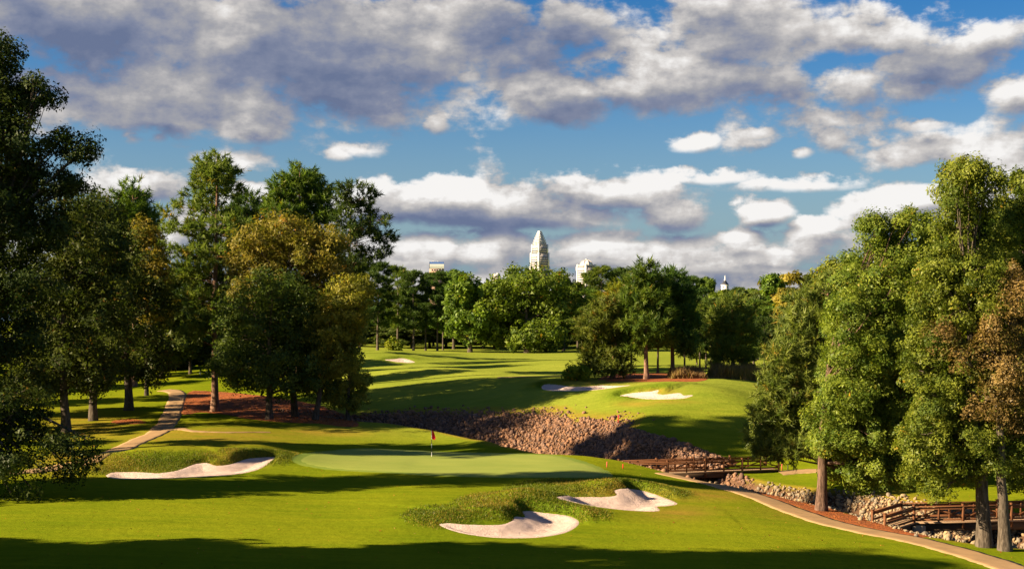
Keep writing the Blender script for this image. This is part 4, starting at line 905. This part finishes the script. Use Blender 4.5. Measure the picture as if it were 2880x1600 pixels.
def footbridge(label, near, off, rail_h, bay, beam_h, ramp=0):
    """near: plan polyline (x,y,z) of the near deck edge; off: across the deck"""
    near = np.array(near, float); off = np.array((off[0], off[1], 0.)); root = empty('footbridge', near[0]); tag(root, label, 'bridge', 'timber footbridges over the creek')
    O = np.array(root.location)
    def B(name, a, b, w, h, mat, up=(0, 0, 1)):
        g = Geo(); g.bar(np.array(a)-O, np.array(b)-O, w, h, up); return g.build(name, mat, root)
    for side in (0, 1):
        L = near+off*side
        for s in range(len(L)-1):
            a, b = L[s], L[s+1]; ln = np.linalg.norm(b-a); n = max(2, 2*round(ln/bay/2)) if not (ramp and s == 0) else 1; d = (b-a)/n
            for i in range(n+(1 if s == len(L)-2 else 0)):
                p = a+d*i; tall = (i % 2 == 0)
                q = B('post', p+(0, 0, -.42 if tall and not (ramp and s == 0 and i == 0) else -.1), p+(0, 0, rail_h+(.09 if tall else -.02)), .15 if tall else .11, .15 if tall else .11, M['wood'], (d[0], d[1], 0))
                if tall:
                    g = Geo(); g.box(p-O+(0, 0, rail_h+.115), (.19, .19, .05), math.atan2(d[1], d[0])); g.build('post_cap', M['wood'], q)
            up = np.array((0, 0, 1.)); out = off/np.linalg.norm(off)*(-1 if side == 0 else 1)
            B('top_rail', a+up*rail_h-d*.02, b+up*rail_h+d*.02, .16, .06, M['wood']); B('rail_board', a+up*(rail_h-.13)+out*.03, b+up*(rail_h-.13)+out*.03, .045, .14, M['wood'])
            B('bottom_rail', a+up*.14, b+up*.14, .05, .13, M['wood'])
            if ramp and s == 0: B('middle_rail', a+up*.5, b+up*.5, .05, .12, M['wood'])
            else:
                for i in range(n):
                    p, r = a+d*i, a+d*(i+1); lo_, hi_ = .22, rail_h-.2
                    B('brace', p+up*(lo_ if i % 2 == 0 else hi_)+d*.05, r+up*(hi_ if i % 2 == 0 else lo_)-d*.05, .05, .09, M['wood'])
            B('deck_edge', a+out*.09-up*.03, b+out*.09-up*.03, .05, .09, M['deck'])
            g = Geo(); g.bar(a-O-up*(.1+beam_h/2)-out*.18, b-O-up*(.1+beam_h/2)-out*.18, .22, beam_h); g.build('girder', M['beam'], root)
    for s in range(len(near)-1):
        a, b = near[s], near[s+1]; ln = np.linalg.norm(b-a); n = int(ln/.19); d = (b-a)/n; u = d/np.linalg.norm(d)
        for i in range(n):
            p = a+d*(i+.5); B('deck_plank', p-off*.02-np.array((0, 0, .055)), p+off*1.02-np.array((0, 0, .055+.004*(i % 2))), .175, .05, M['deck'])
    return root, O
zb = -1.32
A1 = (px(1770, 112.6), 112.6, zb-.02); B1 = (px(2190, 116.5), 116.5, zb)
br, O = footbridge('reddish timber footbridge at the upper end of the creek beside the green', [A1, B1], (-.68, 2.1), .88, 1.5, .42)
for e, s in ((B1, -1), (A1, 1)):
    g = Geo(); d = np.array(B1)-np.array(A1); d = d/np.linalg.norm(d); c = np.array(e)+np.array((-.34, 1.05, -1.35))+d*s*.2
    g.box(c-O, (.7, 2.9, 1.75), math.atan2(d[1], d[0])); g.build('abutment', M['concrete'], br)
g = Geo(); p = np.array(B1)-O+np.array((-1.3, -.6, -1.5)); g.add([p+q for q in ((0,0,-.75),(1.5,.3,-.35),(1.5,.3,.55),(.9,.2,.55),(0,.35,-.75),(1.5,.65,-.35),(1.5,.65,.55),(.9,.55,.55))], [(0,1,2,3),(7,6,5,4),(0,4,5,1),(1,5,6,2),(2,6,7,3),(3,7,4,0)]); g.build('wing_wall', M['concrete'], br)
z2 = -1.78; S2 = (px(2489, 86.3), 86.3, -1.95); K2 = (px(2571, 89), 89., z2); E2 = (px(2980, 90.4), 90.4, z2)
br, O = footbridge('timber footbridge behind the two trunks, its ramp dropping to the path', [S2, K2, E2], (-.32, 1.75), .98, 1.75, .5, 1)
g = Geo(); g.box(np.array(K2)-O+np.array((.1, .85, -1.0)), (.8, 2.3, 1.6), .15); g.build('abutment', M['concrete'], br)

# ------------------------------------------------------------------ flag, stakes, rope posts
def plastic(name, c, rough=.5):
    m, t, b = new_mat(name); n = t.noise(posn(t), 14., 3).outputs[0]; t.l.new(t.mix(t.ss(n, .3, .7), c4(c), c4(tuple(x*.82 for x in c))), b.inputs['Base Color']); b.inputs['Roughness'].default_value = rough; return m
M['red'] = plastic('red_cloth', (.62, .015, .03), .8); M['white'] = plastic('white_paint', (.8, .78, .74)); M['black'] = plastic('black_paint', (.03, .03, .03)); M['stake'] = plastic('faded_red_paint', (.62, .10, .08))
fl = hit([1214], [1284], 0, True)[0]; root = empty('flagstick', (fl[0], fl[1], float(mesh_h([fl[0]], [fl[1]])[0])+.03)); tag(root, 'white flagstick with a limp red flag standing in the green', 'flag')
for k in range(6):
    g = Geo(); z0 = k*.35; g.tube(np.array([(0, 0, z0), (0, 0, z0+.35)]), .022, 8); g.build('pole_section', M['white'] if k % 2 == 0 else M['black'] if k in (1, 3) else M['white'], root)
nu, nv = 9, 9; fv = []
for j in range(nv):
    t_ = j/(nv-1); w_ = .10+.30*(t_**.8) if t_ < .75 else .34-.5*(t_-.75)
    for i in range(nu):
        s_ = i/(nu-1); fv.append((.02+s_*w_*.8, .06*math.sin(s_*9+t_*3)*s_, 2.12-t_*.66-s_*.14*t_))
g = Geo(); fq = [(j*nu+i, j*nu+i+1, (j+1)*nu+i+1, (j+1)*nu+i) for j in range(nv-1) for i in range(nu-1)]
fv = np.array(fv)*np.array((1.15, 1, 1)); fb_ = fv+np.array((0, .008, 0)); g.add(fv, fq); g.add(fb_, [q[::-1] for q in fq]); g.build('flag_cloth', M['red'], root, True)
a_ = np.linspace(0, 2*math.pi, 17)[:-1]; g = Geo(); g.add([(.054*math.cos(t), .054*math.sin(t), .004) for t in a_]+[(.065*math.cos(t), .065*math.sin(t), .006) for t in a_], [(i, (i+1) % 16, 16+(i+1) % 16, 16+i) for i in range(16)]); g.build('cup_rim', M['white'], root)
for u, v, h, mat, lab in ((1707,1314,.42,'stake','short faded red hazard stake at the edge of the green'),(1752,1317,.32,'red','short red hazard stake at the foot of the far bridge rail'),(1739,1190,.75,'red','red hazard stake on the far side at the top of the stone bank'),(2199,1322,.55,'stake','pale pinkish marker post at the end of the far bridge'),
                          (2216,1322,.45,'black','black rope post nearest the far bridge end'),(2232,1323,.45,'black','black rope post second from the far bridge end')):
    p = hit([u], [v], 0, True, y0=112 if v > 1320 else 50)[0]; r = empty('marker_stake', (p[0], p[1], p[2])); tag(r, lab, 'stake', 'stakes and posts by the creek')
    g = Geo(); g.bar((0, 0, -.1), (0, 0, h), .07, .07, (0, 1, 0)); g.build('stake_shaft', M[mat], r); g = Geo(); g.add([(-.035, -.035, h), (.035, -.035, h), (.035, .035, h), (-.035, .035, h), (0, 0, h+.06)], None, [(0, 1, 4), (1, 2, 4), (2, 3, 4), (3, 0, 4)]); g.build('stake_point', M[mat], r)

# ------------------------------------------------------------------ rough grass, tall brown grass, litter
def blades(name, P, hgt, wid, mat, rng, label, lean=.5):
    n = len(P); a = rng.uniform(0, 6.28, n); s = np.stack([np.cos(a), np.sin(a), np.zeros(n)], -1)*(wid*rng.uniform(.6, 1.4, n))[:, None]
    hh = (hgt*rng.uniform(.5, 1.3, n))[:, None]; tip = np.column_stack([rng.normal(size=(n, 2))*lean, np.ones(n)])*hh
    V = np.stack([P-s*.5, P+s*.5, P+tip], 1).reshape(-1, 3); ti = np.repeat(rng.uniform(0, 1, n), 3)
    o = mobj(name, mesh_np(name, V, np.arange(3*n).reshape(-1, 3), mat, False, {'tint': ti, 'turn': np.repeat(np.clip(.5+.5*vnoise(P[:, 0], P[:, 1], .9, 3)+rng.normal(size=n)*.2, 0, 1), 3)})); tag(o, label, kind='stuff'); return o
M['rough_blade'] = mat_leaf('rough_grass_blades', (.048, .072, .006), (.125, .150, .012), (.24, .17, .025), .34, .25)
M['brown_blade'] = mat_leaf('tall_brown_grass', (.15, .085, .035), (.30, .185, .085), (.16, .12, .03), .3, .25)
M['litter'] = mat_leaf('fallen_needles_and_leaves', (.20, .055, .014), (.40, .14, .03), (.30, .20, .06), .2, .1)
w_ = np.clip(rough, 0, 1)*(gy < 125)*(gy > 60); cell = np.where(w_ > .18)[0]; pr_ = w_[cell]*(gy[cell]/80)**2; pr_ /= pr_.sum()
ids = RNG.choice(cell, 80000, p=pr_); jx = gx[ids]+RNG.normal(size=len(ids))*.12; jy = gy[ids]+RNG.normal(size=len(ids))*.18
keep = np.ones(len(ids), bool)
for (Pb, dep, lip, c, ext) in BUNKERS[:3]: keep &= poly_sd(jx, jy, Pb)[0] > .02
keep &= poly_sd(jx, jy, GREENP)[0] > .5
jx, jy = jx[keep], jy[keep]; blades('rough_grass', np.column_stack([jx, jy, mesh_h(jx, jy)-.01]), .12, .04, M['rough_blade'], RNG, 'shaggy rough grass on the banks round the bunkers', .45)
def in_bed(P, n):
    lo, hi = P.min(0), P.max(0); q = RNG.uniform(lo, hi, (n, 2)); m = poly_sd(q[:, 0], q[:, 1], P)[0] < 0; return q[m]
LV, LQ = [], []
for Pb, n, s in ((STRAW_A, 16000, .11), (STRAW_B, 1500, .09), (STRAW_D, 5000, .08)):
    q = in_bed(Pb, n); C = np.column_stack([q, mesh_h(q[:, 0], q[:, 1])+.045+RNG.uniform(0, .04, len(q))]); V, Q = leaf_faces(C, unit(RNG.normal(size=(len(q), 3))*.45+np.array((0, 0, 1.))), s, RNG, .4); LV.append(V)
V = np.vstack(LV); o = mobj('leaf_litter', mesh_np('leaf_litter', V, np.arange(len(V)).reshape(-1, 3), M['litter'], False, {'tint': np.repeat(RNG.uniform(0, 1, len(V)//3), 3), 'turn': np.repeat(RNG.uniform(0, 1, len(V)//3), 3)})); tag(o, 'fallen needles and leaves scattered on the straw beds', kind='stuff')
q = np.column_stack([RNG.uniform(-40, 34, 2600), RNG.uniform(62, 150, 2600)]); dd_ = polydist(q[:, 0], q[:, 1], CREEK)[0]; q = q[(dd_ > 7) & (poly_sd(q[:, 0], q[:, 1], COLLP)[0] > 0)]
C = np.column_stack([q, mesh_h(q[:, 0], q[:, 1])+.025]); V, Q = leaf_faces(C, unit(RNG.normal(size=(len(q), 3))*.35+np.array((0, 0, 1.))), .085, RNG, .6)
o = mobj('fallen_leaves', mesh_np('fallen_leaves', V, Q, M['litter'], False, {'tint': np.repeat(RNG.uniform(0, 1, len(q)), 3), 'turn': np.repeat(RNG.uniform(0, 1, len(q)), 3)})); tag(o, 'stray fallen leaves scattered thinly over the mown turf', kind='stuff')
for (ua, ub, Y, h, lab) in ((1880, 1990, 156, 1.45, 'stand of tall brown dry grass left of the dark shrubby gap'), (1995, 2160, 158, 1.8, 'longer stand of tall brown dry grass beneath the lone grey green pine')):
    n = 9000; x = px(RNG.uniform(ua, ub, n), Y); yv = Y+RNG.uniform(-2, 4, n); env = .55+.45*np.abs(vnoise(x, yv, .5, 8))+.2
    P = np.column_stack([x, yv, mesh_h(x, yv)]); uu = (U0+x/Y*F-ua)/(ub-ua); env = (.35+.65*np.clip(.5+.6*vnoise(x, yv*.3, .9, 8)+.4*vnoise(x, yv, 2.3, 2), 0, 1.2))*np.clip(np.minimum(uu, 1-uu)*7, .15, 1); k_ = RNG.uniform(0, 1, n) < .25+env
    o = blades('tall_grass', P[k_], h*env[k_], .11, M['brown_blade'], RNG, lab, .26)
shr = hero('shrub', 'broad', 1622, 152, [(1618,1042,22,12),(1640,1050,16,10),(1600,1056,14,8),(1628,1060,22,8)], 3500, .24, M['leaf_yellow'], BO, .06, 71, 'low bright green bush left of the pine cluster', None, .9, clump=.5, nbr=10); shr['category'] = 'bush'

# ------------------------------------------------------------------ the city beyond the trees
M['facade'] = simple('pale_granite', (.46, .41, .38), (.41, .36, .34), .05, .6, .1, .1); M['glass'] = simple('dark_blue_glass', (.05, .065, .10), (.08, .10, .15), .1, .15, .0, .01, spec=.5)
M['metal'] = simple('white_metal_crown', (.62, .60, .59), (.55, .54, .54), .2, .35, .1, .05, spec=.4); M['brick'] = simple('pink_stone', (.36, .24, .18), (.31, .20, .155), .1, .8, .1, .05); M['slate'] = simple('dark_slate', (.035, .04, .05), (.06, .06, .075), .4, .5, .2, .02)
D4 = 4000.
def tower(name, label, u, Y, tiers, rz, fac, band=6.5, cat='tower'):
    """tiers: (top v, half width px) from the ground up; floors of recessed glass ring each tier"""
    x = px(u, Y); root = empty(name, (x, Y, 0), rz); tag(root, label, cat, 'city buildings on the skyline')
    z = 0.; k = Y/F
    for tv, hw in tiers:
        zt = pz(tv, Y); w = hw*k*2/1.40
        g = Geo(); g.box((0, 0, (z+zt)/2), (w, w, zt-z)); g.box((0, 0, zt-.5), (w*1.015, w*1.015, 1.6)); g.build('shaft', fac, root)
        zz = max(z+2, 60)
        while zz < zt-4:
            g = Geo()
            for sx, sy in ((0, -1), (-1, 0), (1, 0), (0, 1)):
                g.box((sx*(w/2+.12), sy*(w/2+.12), zz), (w*.84 if sy else .5, w*.84 if sx else .5, band*.42))
            g.build('window_band', M['glass'], root); zz += band
        for sx, sy in ((-1, -1), (1, -1), (-1, 1), (1, 1)):
            g = Geo(); g.box((sx*w*.48, sy*w*.48, (z+zt)/2+1.), (w*.13, w*.13, zt-z+3)); g.build('corner_pier', M['metal'], root)
        z = zt
    return root, z, w
rt, z, w = tower('tower', 'tall white stepped tower with a spiky crown on the skyline', 1518, D4, [(752, 27.), (714, 25.), (690, 22.)], math.radians(38), M['facade'])
for i, (tv, hw) in enumerate([(684, 19.5), (677, 17), (670, 14.), (664, 11), (658, 8), (653, 5.5)]):
    zt = pz(tv, D4); ww = hw*D4/F*2/1.4; g = Geo(); g.box((0, 0, (z+zt)/2), (ww*.86, ww*.86, zt-z)); g.build('crown_tier', M['metal'] if i != 0 else M['facade'], rt)
    for sx in (-1, -.5, 0, .5, 1):
        for sy in (-1, -.5, 0, .5, 1):
            if max(abs(sx), abs(sy)) == 1:
                g = Geo(); g.bar((sx*ww*.46, sy*ww*.46, z), (sx*ww*.46, sy*ww*.46, zt+3.2), 1.5, 1.5, (1, 0, 0)); g.build('crown_fin', M['metal'], rt)
    z = zt
rt, z, w = tower('tower', 'domed pale tower with corner turrets right of the tall white one', 1649, D4, [(752, 26.5), (746, 24.5)], math.radians(40), M['facade'])
n_ = 12; g = Geo(); R_ = w*.52; V = []
for i in range(7):
    a = i/6*math.pi/2*.96
    for j in range(16): b = j/16*2*math.pi; V.append((R_*math.cos(a)*math.cos(b), R_*math.cos(a)*math.sin(b), z+R_*.78*math.sin(a)))
g.add(V, [(i*16+j, i*16+(j+1) % 16, (i+1)*16+(j+1) % 16, (i+1)*16+j) for i in range(6) for j in range(16)]); g.build('dome', M['metal'], rt, True)
for j in range(8):
    b = (j+.5)/8*2*math.pi; pts = np.array([((R_+.6)*math.cos(a)*math.cos(b), (R_+.6)*math.cos(a)*math.sin(b), z+(R_*.78+.6)*math.sin(a)) for a in np.linspace(0, 1.45, 9)]); g = Geo(); g.tube(pts, 1., 5); g.build('dome_rib', M['facade'], rt)
g = Geo(); g.tube(np.array([(0, 0, z+R_*.72), (0, 0, z+R_*.95)]), 3.2, 8); g.build('dome_lantern', M['metal'], rt)
# office block with the glass barrel roof
k = D4/F; x = px(1228, D4); rt = empty('office_block', (x, D4, 0), math.radians(6)); tag(rt, 'pink stone office block with a curved blue glass roof on the skyline', 'building', 'city buildings on the skyline')
w, d_ = 40*k, 30.; z1 = pz(756, D4); g = Geo(); g.box((0, 0, z1/2), (w, d_, z1)); g.build('wall', M['brick'], rt)
M['roof_glass'] = simple('blue_roof_glass', (.05, .10, .26), (.07, .14, .32), .3, .2, .0, .01, spec=.5); M['pale_band'] = simple('pale_green_band', (.55, .56, .50), (.48, .50, .45), .3, .5, .0, .01)
def vault(a0, a1, r, mat, nm):
    g = Geo(); V = []
    aa = np.linspace(a0, a1, 9)
    for xx in (-w/2, w/2):
        for a in aa: V.append((xx, -math.cos(a)*r*1.0, z1+math.sin(a)*20*k*.98))
    g.add(V, [(i+1, i, 9+i, 9+i+1) for i in range(8)]); g.build(nm, mat, rt, True)
vault(0, .72, d_/2+.3, M['pale_band'], 'roof_skirt'); vault(.72, math.pi, d_/2, M['roof_glass'], 'roof')
for xx in (-w/2-.3, w/2+.3):
    aa = np.linspace(0, math.pi, 13); V = [(xx, -math.cos(a)*d_/2, z1+math.sin(a)*20*k) for a in aa]; g = Geo(); c = [(xx, 0, z1)]; g.add(V+c, None, [(i, i+1, 13) for i in range(12)]+[(i+1, i, 13) for i in range(12)][:0]); g.build('gable', M['slate'], rt)
for i in range(5):
    g = Geo(); g.box((-w*.35+i*w*.175, -d_/2-.2, z1-4), (w*.1, .4, 3)); g.build('window', M['glass'], rt)
for xx in (-.3, -.22, .1): g = Geo(); g.box((xx*w, 0, z1+20*k+1), (1.5, 1.5, 3)); g.build('roof_vent', M['metal'], rt)
x = px(1396, D4); rt = empty('office_block', (x, D4, 0), .1); tag(rt, 'small flat grey block just showing over the trees left of the largest oak', 'building', 'city buildings on the skyline')
zt = pz(771, D4); g = Geo(); g.box((0, 0, zt/2), (20*k, 18, zt)); g.build('wall', M['facade'], rt); g = Geo(); g.box((4*k, 0, zt+1), (7*k, 8, 3)); g.build('roof_unit', M['metal'], rt)
g = Geo(); g.box((4*k, -9.2, zt-6), (6*k, .5, 8)); g.build('window', M['glass'], rt)
# church
DC = 1500.; kc = DC/F; rt = empty('church', (px(2039, DC), DC, 0), math.radians(42)); tag(rt, 'white church tower with a dark slate roof and white spire', 'church', None)
zb_, z1, z2_, z3 = 0, pz(801, DC), pz(788, DC), pz(774, DC); wt = 15*kc
g = Geo(); g.box((0, 0, z1/2), (wt, wt, z1)); g.build('tower_wall', M['white'], rt); g = Geo(); g.box((0, 0, z1-.1), (wt*1.12, wt*1.12, .5)); g.build('cornice', M['white'], rt)
h_ = wt*.52; g = Geo(); g.add([(-h_, -h_, z1+.15), (h_, -h_, z1+.15), (h_, h_, z1+.15), (-h_, h_, z1+.15), (-.5, -.5, z2_), (.5, -.5, z2_), (.5, .5, z2_), (-.5, .5, z2_)], [(0, 1, 5, 4), (1, 2, 6, 5), (2, 3, 7, 6), (3, 0, 4, 7)]); g.build('roof', M['slate'], rt)
g = Geo(); g.tube(np.array([(0, 0, z2_-.5), (0, 0, z2_+.8), (0, 0, z3)]), np.array((.85, .75, .08)), 8); g.build('spire', M['white'], rt)
for sx, sy in ((0, -1), (-1, 0)):
    g = Geo(); g.box((sx*wt*.505, sy*wt*.505, z1-2.6), (.3 if sx else 1.4, .3 if sy else 1.4, 2.6)); g.build('louvre', M['slate'], rt)
# airliner far up
DA = 9000.; rt = empty('airliner', (px(701, DA), DA, pz(481, DA)), 0); tag(rt, 'tiny airliner crossing the blue sky above the left pines', 'aircraft')
M['alu'] = simple('grey_fuselage', (.30, .32, .36), (.26, .28, .32), .3, .4, .0, .01)
g = Geo(); g.tube(np.array([(-18, 0, 0), (-14, 0, .6), (-6, 0, .6), (10, 0, .6), (16, 0, .5), (19, 0, 0)]), np.array((.4, 1.6, 2.1, 2.1, 1.6, .3)), 10); g.build('fuselage', M['alu'], rt, True)
for s in (-1, 1):
    g = Geo(); g.add([(4, s*1.5, 0), (-2, s*1.5, 0), (-8, s*17, 1.6), (-6, s*17, 1.6), (4, s*1.5, -.5), (-2, s*1.5, -.5), (-8, s*17, 1.4), (-6, s*17, 1.4)], [(0, 1, 2, 3), (7, 6, 5, 4), (0, 4, 5, 1), (1, 5, 6, 2), (2, 6, 7, 3), (3, 7, 4, 0)]); g.build('wing', M['alu'], rt)
    g = Geo(); g.add([(-14, s*.5, .8), (-17, s*.5, .8), (-19, s*6, 1.3), (-18, s*6, 1.3), (-14, s*.5, .6), (-17, s*.5, .6), (-19, s*6, 1.2), (-18, s*6, 1.2)], [(0, 1, 2, 3), (7, 6, 5, 4), (0, 4, 5, 1), (1, 5, 6, 2), (2, 6, 7, 3), (3, 7, 4, 0)]); g.build('tailplane', M['alu'], rt)
g = Geo(); g.add([(-13, -.2, 1.5), (-18, -.2, 1.5), (-20, -.2, 7), (-17.5, -.2, 7), (-13, .2, 1.5), (-18, .2, 1.5), (-20, .2, 7), (-17.5, .2, 7)], [(0, 1, 2, 3), (7, 6, 5, 4), (0, 4, 5, 1), (1, 5, 6, 2), (2, 6, 7, 3), (3, 7, 4, 0)]); g.build('tail_fin', M['alu'], rt)
